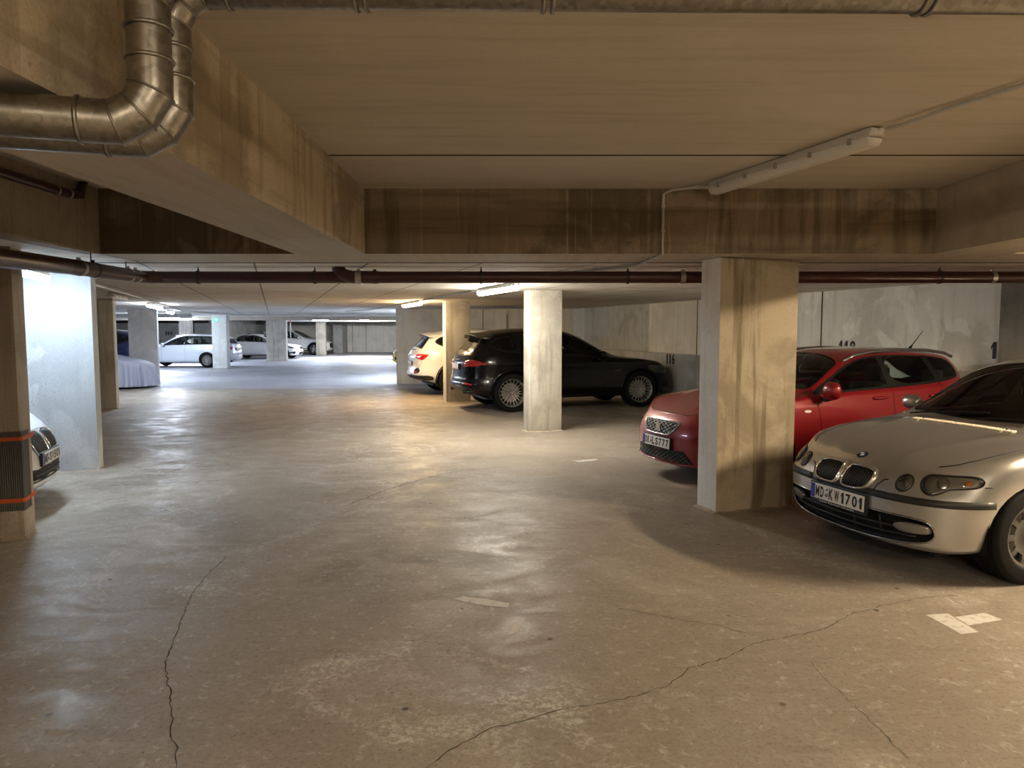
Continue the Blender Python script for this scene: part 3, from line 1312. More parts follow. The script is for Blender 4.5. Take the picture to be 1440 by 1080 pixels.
    box(bm, (-1.12, -.11, 1.19), (-1.09, .11, 1.25), .012)
    fixn(bm)
    obj('rear_view_mirror', bm, 'black_plastic', car, sharp=R(40))
    return car


plain('cowl_beige', (.55, .47, .36), .55)


# ------------------------------------------------------------------ red estate
def running_gear(car, wb, tr, Rt, wt, Rr, style, mats, lr=None, w=.62, x0=.5, x1=.5, z=.18, ly=(.5, .8)):
    lr = lr or Rt + .045
    for x in (0, -wb):
        liner(car, x, Rt, lr, *ly)
        for s in (1, -1):
            wheel(car, (x, s * tr, Rt), s, Rt, wt, Rr, style, mats)
    bm = bmesh.new()
    box(bm, (-wb - x1, -w, z), (x0, w, z + .05), .02)
    fixn(bm)
    obj('underbody', bm, 'satin_black', car, sharp=R(40))


def sweep_rail(car, pts, r, name, mat):
    bm = bmesh.new()
    tube(bm, pts, r, 8)
    fixn(bm)
    return obj(name, bm, mat, car)


def handles(car, b, xs, z, mat):
    for s, v in ((1, 'side'), (-1, 'rside')):
        for x in xs:
            k = -x if s > 0 else x
            sh = smooth_closed([(k - .11, z - .016), (k + .11, z - .016), (k + .11, z + .018), (k - .11, z + .018)], 2)
            obj('door_handle', b.patch(sh, v, off=.028, thick=.04, rings=3, dome=.006), mat, car)


def gaps(car, b, lines, r=.003):
    for s, v in ((1, 'side'), (-1, 'rside')):
        for ln in lines:
            obj('door_gap', b.line([((-x if s > 0 else x), z) for x, z in ln], v, r=r, off=.0004), 'satin_black', car)


def red_car(loc, rz):
    car = thing('car', 'red estate car with plate OK LS777 behind the wide pillar', 'car', loc, rz)
    sp = dict(step=.032, nz=26, nS=8, nR=16, smooth=2,
              plan=[(.845, 0), (.836, .20), (.800, .40), (.725, .57), (.59, .70), (.38, .79), (0, .83), (-.45, .838), (-1.2, .845), (-1.9, .845),
                    (-2.469, .838), (-2.9, .785), (-3.2, .67), (-3.35, .40), (-3.39, 0)],
              shoulder=[.735, .737, .745, .765, .805, .845, .895, .925, .955, .985, 1.0, 1.0, .985, .98, .98],
              rows=[(.19, .21, .28, .06, .10, .10), (.235, .26, .33, .02, .06, .05), (.32, .36, .40, .012, .03, .015), (.42, .47, .50, .0, .012, .0),
                    (.52, .58, .60, .005, .0, .0), (.60, .68, .70, .03, .0, .02), (.67, .80, .85, .065, .012, .05), (.735, .9, .98, .13, .045, .09)],
              zC=[(.715, .737), (.62, .785), (.45, .845), (.2, .905), (-.1, .955), (-.32, .99), (-.42, 1.015), (-.7, 1.165), (-.95, 1.285), (-1.15, 1.365), (-1.5, 1.43), (-2.0, 1.447),
                  (-2.6, 1.43), (-2.95, 1.39), (-3.08, 1.33), (-3.2, 1.18), (-3.28, 1.03), (-3.31, .985)],
              zR=[(-.56, .955), (-.8, 1.10), (-1.05, 1.235), (-1.3, 1.315), (-1.6, 1.362), (-2.0, 1.38), (-2.5, 1.368), (-2.9, 1.325), (-3.06, 1.26), (-3.2, 1.12), (-3.28, 1.0), (-3.31, .985)],
              yR=[(.72, .74), (.3, .76), (-.3, .83), (-.56, .87), (-.8, .80), (-1.2, .72), (-1.5, .695), (-2.0, .685), (-2.6, .68), (-3.0, .72), (-3.2, .82), (-3.31, .85)],
              hoodpow=2.6, roofpow=2.6, bulge=.012,
              crease=lambda x, y: .010 * math.exp(-((abs(y) - (.28 + .24 * sstep(.6, -.5, x))) / .05) ** 2) * sstep(.68, .5, x) * sstep(-.4, -.25, x))
    b = Body(sp)
    paint = 'paint_red'
    arch_cut(b, 0, .308, .345)
    arch_cut(b, -2.469, .308, .345)
    top_window(car, b, smooth_closed([(-.46, 0), (-.50, .38), (-.60, .64), (-.72, .645), (-1.0, .585), (-1.15, .54), (-1.19, .3), (-1.20, 0), (-1.19, -.3), (-1.15, -.54), (-1.0, -.585), (-.72, -.645), (-.60, -.64), (-.50, -.38)], 2),
               'window_glass', 'windshield', zmin=.95)
    side_windows(car, b, [smooth_closed([(-.74, .985), (-1.0, .99), (-1.66, 1.02), (-1.70, 1.03), (-1.70, 1.31), (-1.66, 1.335), (-1.45, 1.31), (-1.25, 1.255), (-.95, 1.115)], 2),
                          smooth_closed([(-1.78, 1.03), (-2.46, 1.06), (-2.48, 1.09), (-2.42, 1.325), (-2.38, 1.335), (-1.80, 1.345), (-1.78, 1.33)], 2),
                          smooth_closed([(-2.56, 1.075), (-2.84, 1.10), (-2.93, 1.14), (-2.86, 1.25), (-2.78, 1.29), (-2.54, 1.32), (-2.50, 1.31)], 2)], 'window_glass',
                 outer=smooth_closed([(-.60, .962), (-.66, .955), (-1.7, .998), (-2.5, 1.035), (-2.92, 1.085), (-3.0, 1.14), (-2.92, 1.27), (-2.80, 1.315), (-2.5, 1.35), (-1.8, 1.362), (-1.6, 1.352), (-1.4, 1.318), (-1.15, 1.24), (-.9, 1.11)], 2))
    top_window(car, b, smooth_closed([(-3.05, 0), (-3.05, .45), (-3.09, .52), (-3.24, .56), (-3.27, .3), (-3.27, -.3), (-3.24, -.56), (-3.09, -.52), (-3.05, -.45)], 2), 'window_glass', 'rear_window', zmin=1.0)
    obj('body', b.bm, paint, car, sharp=R(50))
    # upper grille with chrome frame and badge
    g = smooth_closed([(-.29, .665), (.29, .665), (.325, .650), (.225, .530), (.19, .518), (-.19, .518), (-.225, .530), (-.325, .650)], 2)
    o = obj('grille', b.patch(g, 'front', off=.004, thick=.02), 'satin_black', car)
    obj('grille_rim', b.line(g, 'front', closed=True, r=.011, off=.006), 'lamp_silver', o)
    def waves(z0, z1, dz, halfw, name, par, off, amp=.010):
        bm = bmesh.new()
        z = z0
        k = 0
        while z < z1:
            hw = halfw(z)
            n = max(2, int(hw / .036))
            pts = []
            for i in range(-n, n + 1):
                y = hw * i / n
                pts.append(b.hit('front', y, z + (amp if (i + k) % 2 else -amp))[0] + Vector((off, 0, 0)))
            tube(bm, pts, .0045, 5)
            z += dz
            k += 1
        fixn(bm)
        obj(name, bm, 'mesh_grey', par, smooth=False)
    waves(.542, .652, .021, lambda z: .205 + (z - .53) * .80, 'grille_mesh', o, .010)
    # badge: two interlocking angular strokes
    em = bmesh.new()
    for sg in (1, -1):
        pr = [(-.040, .036), (.026, .036), (.040, .022), (.040, .010), (-.020, .010), (-.020, .004), (.034, .004), (.034, -.010), (.022, -.010)]
        pr = [(-.038, .038), (.024, .038), (.040, .024), (.040, .012), (-.016, .012), (-.016, .003), (.030, .003), (.030, -.012), (.018, -.012), (-.030, -.012), (-.038, -.004)]
        vs = []
        for dep in (.0, .012):
            vs.append([em.verts.new((.0 + dep, sg * y, .590 + sg * (z + .002))) for y, z in pr])
        n = len(pr)
        em.faces.new(vs[1])
        for i in range(n):
            em.faces.new((vs[0][i], vs[0][(i + 1) % n], vs[1][(i + 1) % n], vs[1][i]))
    bx = b.hit('front', 0, .590)[0].x
    em.transform(Matrix.Translation((bx + .008, 0, 0)))
    fixn(em)
    obj('badge', em, 'chrome', o, smooth=False)
    low = smooth_closed([(-.40, .372), (.40, .372), (.43, .362), (.53, .235), (.50, .222), (-.50, .222), (-.53, .235), (-.43, .362)], 1)
    o = obj('lower_grille', b.patch(low, 'front', off=.003, thick=.02), 'satin_black', car)
    waves(.242, .362, .022, lambda z: .50 - (z - .235) * .72, 'grille_mesh', o, .008)
    obj('intake_lip', b.line([(-.55, .235), (-.3, .222), (0, .218), (.3, .222), (.55, .235)], 'front', off=.012, r=.012), paint, car)
    for s in (1, -1):
        fg = smooth_closed([(s * p, q) for p, q in ((.50, .40), (.66, .43), (.70, .40), (.68, .27), (.60, .25))], 1)
        o = obj('fog_recess', b.patch(fg, s * 12, off=.003, thick=.02), 'satin_black', car)
        hl = smooth_closed([(s * p, q) for p, q in ((.19, .640), (.22, .598), (.30, .588), (.52, .612), (.585, .70), (.60, .785), (.54, .765), (.40, .715))], 2)
        o = obj('headlight', b.patch(hl, s * 34, off=.010, thick=.03, dome=.010), 'lens_clear', car)
        obj('reflector', b.patch(hl, s * 34, off=.003, thick=.02), 'bowl_grey', o)
        obj('projector', b.patch(circle2(s * .37, .650, .042), s * 34, off=.005, thick=.02, dome=.012), 'lamp_silver', o)
        obj('headlight_rim', b.line(grow(hl, .002), s * 34, closed=True, r=.005, off=.008), 'lamp_silver', o)
        obj('bonnet_gap', b.line([(-.54, s * .70), (-.2, s * .70), (.15, s * .69), (.40, s * .645), (.58, s * .52), (.69, s * .33), (.70, 0)], 'top', off=.0004, r=.0035), 'satin_black', car)
        mirror(car, (-.69, s * .945, 1.01), s, paint, (.085, .105, .095))
        sweep_rail(car, [(-1.22, s * .572, 1.30), (-1.36, s * .578, 1.362), (-1.6, s * .582, 1.402), (-2.0, s * .58, 1.424), (-2.5, s * .575, 1.412), (-2.8, s * .565, 1.38), (-2.95, s * .56, 1.33)], .019, 'roof_rail', 'lamp_silver')
        v = 'side' if s > 0 else 'rside'
        k = 1 if s < 0 else -1
        ell = smooth_closed([(k * -.475 - .045, .775), (k * -.475 + .045, .775), (k * -.475 + .045, .803), (k * -.475 - .045, .803)], 3)
        o = obj('side_indicator', b.patch(ell, v, off=.006, thick=.01, rings=3), 'plate_white', car)
        tl = smooth_closed([(s * p, q) for p, q in ((.0, .82), (-.24, .80), (-.30, .98), (-.04, 1.0))], 2)
        obj('tail_light', b.patch(tl, 180 - s * 30, off=.004, thick=.02), 'red_lens', car)
    gaps(car, b, [[(-.62, .30), (-.66, .60), (-.62, .90)], [(-1.72, .28), (-1.72, 1.0)], [(-2.12, .60), (-2.40, .75), (-2.52, 1.04)]])
    handles(car, b, (-1.52, -2.38), .90, paint)
    plate(car, b, 'front', .432, ('OK', 'LS777'), off=.014, tilt=.05)
    # whip aerial
    bm = bmesh.new()
    p = Vector((-2.92, 0, 1.40))
    tube(bm, [p, p + Vector((-.03, 0, .03)), p + Vector((-.06, 0, .06)), p + Vector((-.24, 0, .24))], .01, 8, radii=[.022, .016, .006, .003])
    fixn(bm)
    obj('aerial', bm, 'satin_black', car)
    running_gear(car, 2.469, .735, .308, .205, .205, 'five', ('rim_silver', 'rim_dark'), lr=.352, w=.60)
    cabin(car, -.72, .62, .96, .97, xr=-3.0)
    seats(car, (-1.75,), .34, .56, 1.22, rear=-2.6)
    bm = bmesh.new()
    box(bm, (-1.10, -.11, 1.24), (-1.07, .11, 1.30), .012)
    fixn(bm)
    obj('rear_view_mirror', bm, 'black_plastic', car, sharp=R(40))
    for y0, y1 in ((-.55, .05), (-.05, .58)):
        bm = bmesh.new()
        pts = [b.hit('top', -.43, y0)[0] + Vector((0, 0, .015))]
        for i in range(1, 8):
            t = i / 7
            pts.append(b.hit('top', -.48 - .07 * t, y0 + (y1 - y0) * t)[0] + Vector((0, 0, .014)))
        tube(bm, pts, .007, 8)
        fixn(bm)
        obj('wiper', bm, 'satin_black', car)
    return car


# ------------------------------------------------------------------ SUV family
def suv(label, loc, rz, paint, L=1.0, spec='black', glass='tinted_glass', detail=True, lower=None):
    """large coupe-roofed SUV; spec selects the rear and front lamps"""
    car = thing('car', label, 'car', loc, rz)
    sp = dict(step=.04 if detail else .07, nz=24 if detail else 14, nS=8, nR=12, smooth=2,
              plan=[(.95, 0), (.94, .25), (.90, .50), (.80, .72), (.62, .87), (.38, .945), (0, .968), (-.5, .958), (-1.4, .958), (-2.3, .962),
                    (-2.895, .975), (-3.35, .925), (-3.68, .79), (-3.84, .48), (-3.885, 0)],
              shoulder=[.86, .862, .87, .89, .93, .985, 1.035, 1.055, 1.075, 1.10, 1.13, 1.15, 1.14, 1.13, 1.13],
              rows=[(.25, .27, .36, .10, .10, .17), (.30, .32, .40, .05, .05, .08), (.42, .42, .50, .0, .0, .0), (.52, .55, .58, .0, .0, .0),
                    (.60, .68, .64, .01, .018, .03), (.70, .82, .80, .02, .02, .05), (.79, .95, .98, .05, .012, .06), (.86, 1.0, 1.13, .13, .055, .12)],
              zC=[(.82, .862), (.7, .93), (.45, .995), (.1, 1.05), (-.25, 1.095), (-.42, 1.12), (-.7, 1.26), (-1.0, 1.42), (-1.3, 1.565), (-1.5, 1.625), (-1.8, 1.672), (-2.2, 1.69), (-2.7, 1.675), (-3.1, 1.63),
                  (-3.32, 1.59), (-3.42, 1.50), (-3.58, 1.33), (-3.70, 1.20), (-3.765, 1.13)],
              zR=[(-.62, 1.07), (-.9, 1.23), (-1.2, 1.39), (-1.5, 1.52), (-1.8, 1.60), (-2.2, 1.625), (-2.7, 1.60), (-3.1, 1.545), (-3.35, 1.47), (-3.55, 1.31), (-3.70, 1.16), (-3.765, 1.13)],
              yR=[(.82, .74), (.3, .77), (-.3, .85), (-.62, .90), (-.9, .83), (-1.3, .74), (-1.6, .70), (-2.2, .68), (-2.9, .66), (-3.3, .66), (-3.5, .70), (-3.7, .80), (-3.77, .85)],
              hoodpow=2.6, roofpow=2.6, bulge=.015, rblend=(.12, .75))
    b = Body(sp)
    arch_cut(b, 0, .385, .432, ymin=.6)
    arch_cut(b, -2.895, .385, .432, ymin=.6)
    top_window(car, b, smooth_closed([(-.50, 0), (-.54, .4), (-.68, .74), (-.85, .74), (-1.2, .66), (-1.40, .60), (-1.48, .3), (-1.49, 0), (-1.48, -.3), (-1.40, -.60), (-1.2, -.66), (-.85, -.74), (-.68, -.74), (-.54, -.4)], 2),
               'window_glass', 'windshield', zmin=1.05)
    front_g = smooth_closed([(-.92, 1.115), (-1.2, 1.12), (-1.80, 1.135), (-1.86, 1.15), (-1.86, 1.535), (-1.82, 1.56), (-1.62, 1.525), (-1.35, 1.42), (-1.1, 1.28)], 2)
    rear_g = smooth_closed([(-1.94, 1.14), (-2.62, 1.16), (-2.70, 1.19), (-2.66, 1.53), (-2.60, 1.55), (-2.2, 1.575), (-1.96, 1.57), (-1.94, 1.55)], 2)
    q_g = smooth_closed([(-2.78, 1.20), (-3.05, 1.24), (-3.30, 1.34), (-3.20, 1.43), (-3.05, 1.475), (-2.80, 1.515), (-2.75, 1.49)], 2)
    side_windows(car, b, [front_g, rear_g, q_g], ['window_glass', glass, glass], trim='satin_black',
                 outer=smooth_closed([(-.80, 1.09), (-.9, 1.085), (-1.9, 1.11), (-2.75, 1.165), (-3.1, 1.215), (-3.36, 1.33), (-3.22, 1.455), (-3.05, 1.50), (-2.7, 1.555), (-2.2, 1.59), (-1.75, 1.575), (-1.55, 1.53), (-1.2, 1.365)], 2))
    top_window(car, b, smooth_closed([(-3.40, 0), (-3.41, .42), (-3.45, .50), (-3.60, .58), (-3.655, .55), (-3.67, 0), (-3.655, -.55), (-3.60, -.58), (-3.45, -.50), (-3.41, -.42)], 2), glass, 'rear_window', zmin=1.13)
    obj('body', b.bm, paint, car, sharp=R(50))
    # roof spoiler over the tailgate glass
    bm = bmesh.new()
    pr = [(-3.22, 1.612), (-3.40, 1.598), (-3.56, 1.565), (-3.565, 1.548), (-3.44, 1.535), (-3.36, 1.52)]
    L_ = []
    for y in (-.62, -.56, -.3, 0, .3, .56, .62):
        k = abs(y) / .62
        dz = -.075 * k ** 2.4
        dx = .10 * k ** 3
        L_.append([bm.verts.new((x + dx * (1 if x < -3.3 else .3), y, z + dz)) for x, z in pr])
    for A, B in zip(L_, L_[1:]):
        for i in range(len(pr)):
            j = (i + 1) % len(pr)
            bm.faces.new((A[i], A[j], B[j], B[i]))
    bm.faces.new(L_[0])
    bm.faces.new(L_[-1])
    fixn(bm)
    obj('roof_spoiler', bm, paint, car, sharp=R(40))
    rp = lambda pts: [(-p, q) for p, q in pts]
    for s in (1, -1):
        va = 180 - s * 38
        if spec == 'black':
            tl = smooth_closed([(s * -p, q) for p, q in ((-.02, .965), (.00, 1.005), (.14, 1.055), (.34, 1.045), (.56, .985), (.60, .965), (.42, .945), (.22, .925), (.06, .90), (.00, .915))], 1)
            o = obj('tail_light', b.patch(tl, va, off=.006, thick=.02, dome=.008), 'red_dark', car)
            for dz in (.93, .965, 1.0):
                pts = [(s * -(.02 + .42 * i / 6), dz + .012 * math.sin(i) + (.006 if dz > .98 else 0)) for i in range(7)]
                obj('light_bar', b.line(pts, va, r=.006, off=.014), 'red_lens', o)
            rf = smooth_closed([(s * -p, q) for p, q in ((.02, .565), (.30, .545), (.30, .575), (.02, .592))], 1)
            obj('rear_reflector', b.patch(rf, va, off=.006, thick=.01), 'red_lens', car)
            for k, yy in enumerate((.50, .62)):
                bm = bmesh.new()
                lathe(bm, [(.035, .10), (.046, .0), (.042, -.004), (.036, .004), (.033, .09), (.0005, .09)], 20, 'X', (-3.80 + .03 * k, s * yy, .405))
                fixn(bm)
                obj('exhaust_pipe', bm, 'rim_dark', car)
        else:
            tl = smooth_closed([(s * -p, q) for p, q in ((-.06, 1.0), (.02, 1.04), (.20, 1.045), (.44, 1.045), (.46, 1.03), (.36, .93), (.30, .895), (.22, .91), (.0, .945))], 1)
            o = obj('tail_light', b.patch(tl, va, off=.006, thick=.02, dome=.012), 'red_lens', car)
            obj('light_bar', b.patch([((p - s * -.14) * .35 + s * -.14, (q - .985) * .3 + .985) for p, q in tl], va, off=.019, thick=.006), 'chrome', o)
            obj('light_panel', b.patch([((p - s * -.30) * .4 + s * -.30, (q - .985) * .5 + .985) for p, q in tl], va, off=.017, thick=.006), 'red_dark', o)
            rf = smooth_closed([(s * -p, q) for p, q in ((-.02, .66), (.10, .70), (.20, .69), (.24, .61), (.16, .56), (-.02, .555))], 2)
            o = obj('rear_vent', b.patch(rf, va, off=.008, thick=.02), 'satin_black', car)
            rf = smooth_closed([(s * -p, q) for p, q in ((.0, .59), (.15, .585), (.15, .61), (.0, .615))], 1)
            obj('rear_reflector', b.patch(rf, va, off=.014, thick=.01), 'red_lens', car)
        hl = smooth_closed([(s * p, q) for p, q in ((.28, .80), (.32, .72), (.50, .715), (.66, .80), (.70, .90), (.62, .91), (.42, .865))], 2)
        o = obj('headlight', b.patch(hl, s * 34, off=.010, thick=.03, dome=.012), 'lens_clear', car)
        obj('reflector', b.patch(hl, s * 34, off=.003, thick=.02), 'bowl_grey', o)
        ai = smooth_closed([(s * p, q) for p, q in ((.42, .56), (.44, .40), (.74, .42), (.72, .58))], 2)
        obj('side_intake', b.patch(ai, s * 18, off=.004, thick=.02), 'satin_black', car)
        mirror(car, (-.98, s * 1.06, 1.135), s, paint, (.10, .13, .085))
        # arch mouldings
        for cx in (0, -2.895):
            v = 'side' if s > 0 else 'rside'
            pts = []
            for i in range(19):
                t = R(-6 + 192 * i / 18)
                px = cx + .452 * math.cos(t)
                pts.append(((-px if s > 0 else px), .385 + .452 * math.sin(t)))
            obj('arch_moulding', b.line(pts, v, r=.020, off=-.006), lower or paint, car)
    gi = smooth_closed([(-.40, .78), (.40, .78), (.42, .62), (.38, .44), (-.38, .44), (-.42, .62)], 2)
    o = obj('grille', b.patch(gi, 'front', off=.004, thick=.02), 'satin_black', car)
    for z in (.50, .57, .64, .71):
        obj('grille_slat', b.line([(-.37, z), (0, z), (.37, z)], 'front', r=.010, off=.006), 'black_plastic', o)
    dif = smooth_closed([(-.66, .53), (.66, .53), (.78, .45), (.62, .385), (-.62, .385), (-.78, .45)], 1)
    obj('rear_diffuser', b.patch(dif, 'rear', off=.008, thick=.03), 'black_plastic', car)
    if lower:
        for s, v in ((1, 'side'), (-1, 'rside')):
            k = -1 if s > 0 else 1
            sk = [(k * -.46, .30), (k * -2.44, .32), (k * -2.44, .44), (k * -.46, .42)]
            obj('sill_cladding', b.patch([(sk[0][0] + (sk[1][0] - sk[0][0]) * i / 10, sk[0][1]) for i in range(11)] + [(sk[2][0] + (sk[3][0] - sk[2][0]) * i / 10, sk[2][1]) for i in range(11)], v, off=.012, thick=.03, rings=3), lower, car)
        for s in (1, -1):
            cl = smooth_closed([(s * -p, q) for p, q in ((-.1, .52), (.12, .51), (.50, .52), (.54, .40), (.30, .38), (-.1, .39))], 1)
            obj('bumper_cladding', b.patch(cl, 180 - s * 42, off=.012, thick=.03), lower, car)
    gaps(car, b, [[(-.78, .36), (-.84, .70), (-.80, 1.03)], [(-1.90, .34), (-1.90, 1.12)], [(-2.42, .60), (-2.62, .80), (-2.74, 1.14)]])
    handles(car, b, (-1.70, -2.62), .985, paint)
    obj('tailgate_gap', b.line([(-.70, 1.12), (-.72, .80), (-.60, .66), (0, .64), (.60, .66), (.72, .80), (.70, 1.12)], 'rear', r=.004, off=.0004), 'satin_black', car)
    bm = b.line([(-.28, 1.155), (0, 1.15), (.30, 1.16)], 'rear', r=.009, off=.012)
    obj('rear_wiper', bm, 'satin_black', car)
    if spec == 'black':
        plate(car, b, 'rear', .905, None, off=.014)
        # chrome name badges as plain strips of letters are unreadable at this size
        obj('side_badge', b.line([((-.62), .80), (-.45, .803)], 'rside', r=.007, off=.004), 'lamp_silver', car)
        obj('tailgate_badge', b.line([(-.22, 1.045), (.22, 1.045)], 'rear', r=.010, off=.004), 'lamp_silver', car)
    else:
        plate(car, b, 'rear', .80, None, off=.014)
        obj('tailgate_badge', b.line([(.34, .92), (.46, .92)], 'rear', r=.008, off=.004), 'lamp_silver', car)
    running_gear(car, 2.895, .825, .385, .275, .285, 'multi' if spec == 'black' else 'five', ('rim_silver', 'satin_black'), lr=.44, w=.72, z=.24, ly=(.55, .93))
    cabin(car, -.95, .72, 1.10, 1.08, xr=-3.3)
    seats(car, (-1.95,), .40, .70, 1.40, rear=-2.75)
    return car


# ------------------------------------------------------------------ lower cars: saloon nose, hatchback and estate
def lowcar(name_label, loc, rz, paint, kind='hatch', wb=2.64, foh=.85, roh=.80, hw=.90, H=1.45, glass='window_glass', style='five', detail=True, front='plain'):
    car = thing('car', name_label, 'car', loc, rz)
    xf, xr = foh, -wb - roh
    est = kind == 'estate'
    k = H / 1.45
    sp = dict(step=.04 if detail else .07, nz=22 if detail else 14, nS=7, nR=12, smooth=2,
              plan=[(xf, 0), (xf - .01, .24), (xf - .05, .46), (xf - .13, .65), (xf - .28, hw * .89), (xf - .48, hw * .955), (0, hw * .985), (-.5, hw * .99), (-1.3, hw), (-wb * .8, hw),
                    (-wb, hw * .985), (xr + .42, hw * .93), (xr + .16, hw * .78), (xr + .04, hw * .45), (xr, 0)],
              shoulder=[.72 * k, .722 * k, .73 * k, .75 * k, .79 * k, .83 * k, .875 * k, .905 * k, .93 * k, .955 * k, .985 * k, .99 * k, .975 * k, .97 * k, .97 * k],
              rows=[(.19, .21, .28, .07, .10, .10), (.235, .26, .33, .02, .06, .05), (.32, .36, .40, .0, .03, .015), (.42, .47, .50, .0, .012, .0),
                    (.52, .58, .60, .008, .0, .0), (.60, .68, .70, .03, .0, .02), (.66, .80, .85, .06, .012, .05), (.72, .9, .98, .12, .045, .09)],
              zC=[(xf - .12, .722 * k), (xf - .25, .79 * k), (xf - .5, .86 * k), (-.1, .955 * k), (-.38, 1.01 * k), (-.7, 1.165 * k), (-1.0, 1.30 * k), (-1.2, 1.375 * k), (-1.5, 1.43 * k), (-1.9, 1.45 * k)]
              + ([(xr + 1.0, 1.43 * k), (xr + .55, 1.38 * k), (xr + .38, 1.30 * k), (xr + .15, 1.06 * k), (xr + .09, .97 * k)] if est else
                 [(xr + 1.3, 1.41 * k), (xr + .75, 1.31 * k), (xr + .5, 1.23 * k), (xr + .2, 1.03 * k), (xr + .09, .97 * k)]),
              zR=[(-.56, .945 * k), (-.85, 1.12 * k), (-1.1, 1.255 * k), (-1.35, 1.325 * k), (-1.6, 1.36 * k), (-1.9, 1.38 * k)]
              + ([(xr + 1.0, 1.36 * k), (xr + .6, 1.31 * k), (xr + .42, 1.23 * k), (xr + .15, 1.01 * k), (xr + .09, .97 * k)] if est else
                 [(xr + 1.3, 1.345 * k), (xr + .8, 1.24 * k), (xr + .55, 1.14 * k), (xr + .22, .99 * k), (xr + .09, .97 * k)]),
              yR=[(xf - .12, .74), (.3, .76), (-.3, .83), (-.56, .87), (-.85, .79), (-1.2, .72), (-1.6, .69), (-2.4, .68), (xr + .6, .70), (xr + .3, .78), (xr + .09, .85)],
              hoodpow=2.6, roofpow=2.6, bulge=.012)
    b = Body(sp)
    arch_cut(b, 0, .325, .365)
    arch_cut(b, -wb, .325, .365)
    top_window(car, b, smooth_closed([(-.46, 0), (-.50, .38), (-.62, .66), (-.75, .67), (-1.05, .60), (-1.18, .55), (-1.21, .3), (-1.22, 0), (-1.21, -.3), (-1.18, -.55), (-1.05, -.60), (-.75, -.67), (-.62, -.66), (-.50, -.38)], 2),
               'window_glass', 'windshield', zmin=.93)
    e = xr + (.62 if est else .85)
    side_windows(car, b, [smooth_closed([(-.78, .975 * k), (-1.1, .985 * k), (-1.66, 1.005 * k), (-1.70, 1.015 * k), (-1.70, 1.31 * k), (-1.66, 1.33 * k), (-1.45, 1.30 * k), (-1.25, 1.24 * k), (-.98, 1.10 * k)], 2),
                          smooth_closed([(-1.78, 1.01 * k), (e - .08, 1.045 * k), (e - .1, 1.07 * k), (e + .02, 1.27 * k), (e + .10, 1.30 * k), (-1.82, 1.34 * k), (-1.78, 1.32 * k)], 2)]
                 + ([smooth_closed([(e - .16, 1.05 * k), (e - .42, 1.08 * k), (e - .28, 1.20 * k), (e - .06, 1.26 * k)], 2)] if est else []), glass,
                 outer=smooth_closed([(-.66, .95 * k), (-.75, .945 * k), (-1.75, .985 * k), (e, 1.01 * k)] + ([(e - .46, 1.06 * k), (e - .30, 1.24 * k)] if est else [(e - .12, 1.05 * k), (e - .02, 1.26 * k)]) + [(e + .10, 1.33 * k), (-1.8, 1.365 * k), (-1.6, 1.35 * k), (-1.35, 1.29 * k), (-1.1, 1.19 * k)], 2))
    obj('body', b.bm, paint, car, sharp=R(50))
    for s in (1, -1):
        if front == 'kidney':
            g = smooth_closed([(s * p, q) for p, q in ((.035, .70), (.03, .56), (.06, .50), (.25, .50), (.315, .56), (.335, .66), (.29, .71), (.07, .725))], 2)
            o = obj('kidney_grille', b.patch(g, 'front', off=.006, thick=.03), 'satin_black', car)
            obj('grille_rim', b.line(g, 'front', closed=True, r=.007, off=.008), 'chrome', o)
            bm = bmesh.new()
            for j in range(8):
                p = s * (.065 + .032 * j)
                tube(bm, [b.hit('front', p, q)[0] + Vector((.008, 0, 0)) for q in (.512 + (.03 if j > 5 else 0), .60, .66, .712 - (.02 if j > 6 else 0))], .0045, 6)
            fixn(bm)
            obj('grille_slat', bm, 'mesh_grey', o)
            hl = smooth_closed([(s * p, q) for p, q in ((.16, .665), (.20, .61), (.45, .60), (.56, .66), (.60, .72), (.40, .70), (.22, .69))], 2)
        else:
            hl = smooth_closed([(s * p, q) for p, q in ((.18, .665), (.22, .60), (.42, .595), (.54, .66), (.60, .745), (.50, .735), (.34, .70))], 2)
        o = obj('headlight', b.patch(hl, s * 34, off=.010, thick=.03, dome=.010), 'lens_clear', car)
        obj('reflector', b.patch(hl, s * 34, off=.003, thick=.02), 'bowl_grey', o)
        fg = smooth_closed([(s * p, q) for p, q in ((.46, .44), (.50, .27), (.74, .29), (.76, .36), (.66, .43))], 1)
        obj('side_intake', b.patch(fg, s * 16, off=.004, thick=.02), 'satin_black', car)
        tl = smooth_closed([(s * -p, q) for p, q in ((.02, .80), (.0, .88), (.06, .92), (.34, .93), (.44, .90), (.40, .83), (.2, .79))], 2)
        o = obj('tail_light', b.patch(tl, 180 - s * 36, off=.005, thick=.02, dome=.006), 'red_lens', car)
        obj('light_bar', b.patch([((p - s * -.2) * .55 + s * -.2, (q - .86) * .4 + .86) for p, q in tl], 180 - s * 36, off=.013, thick=.004), 'chrome', o)
        mirror(car, (-.82, s * (hw + .11), .99 * k), s, paint, (.08, .11, .075))
    lz = .06 if front == 'kidney' else 0
    low = smooth_closed([(-.40, .42), (.40, .42), (.46, .28 + lz), (.40, .235 + lz), (-.40, .235 + lz), (-.46, .28 + lz)], 1)
    o = obj('lower_grille', b.patch(low, 'front', off=.004, thick=.02), 'satin_black', car)
    for z in (.29, .345):
        obj('grille_slat', b.line([(-.40, z), (0, z), (.40, z)], 'front', r=.007, off=.006), 'black_plastic', o)
    if front != 'kidney':
        g = smooth_closed([(-.30, .69), (.30, .69), (.26, .57), (.2, .55), (-.2, .55), (-.26, .57)], 1)
        o = obj('grille', b.patch(g, 'front', off=.004, thick=.02), 'satin_black', car)
        obj('grille_rim', b.line(g, 'front', closed=True, r=.008, off=.005), 'chrome', o)
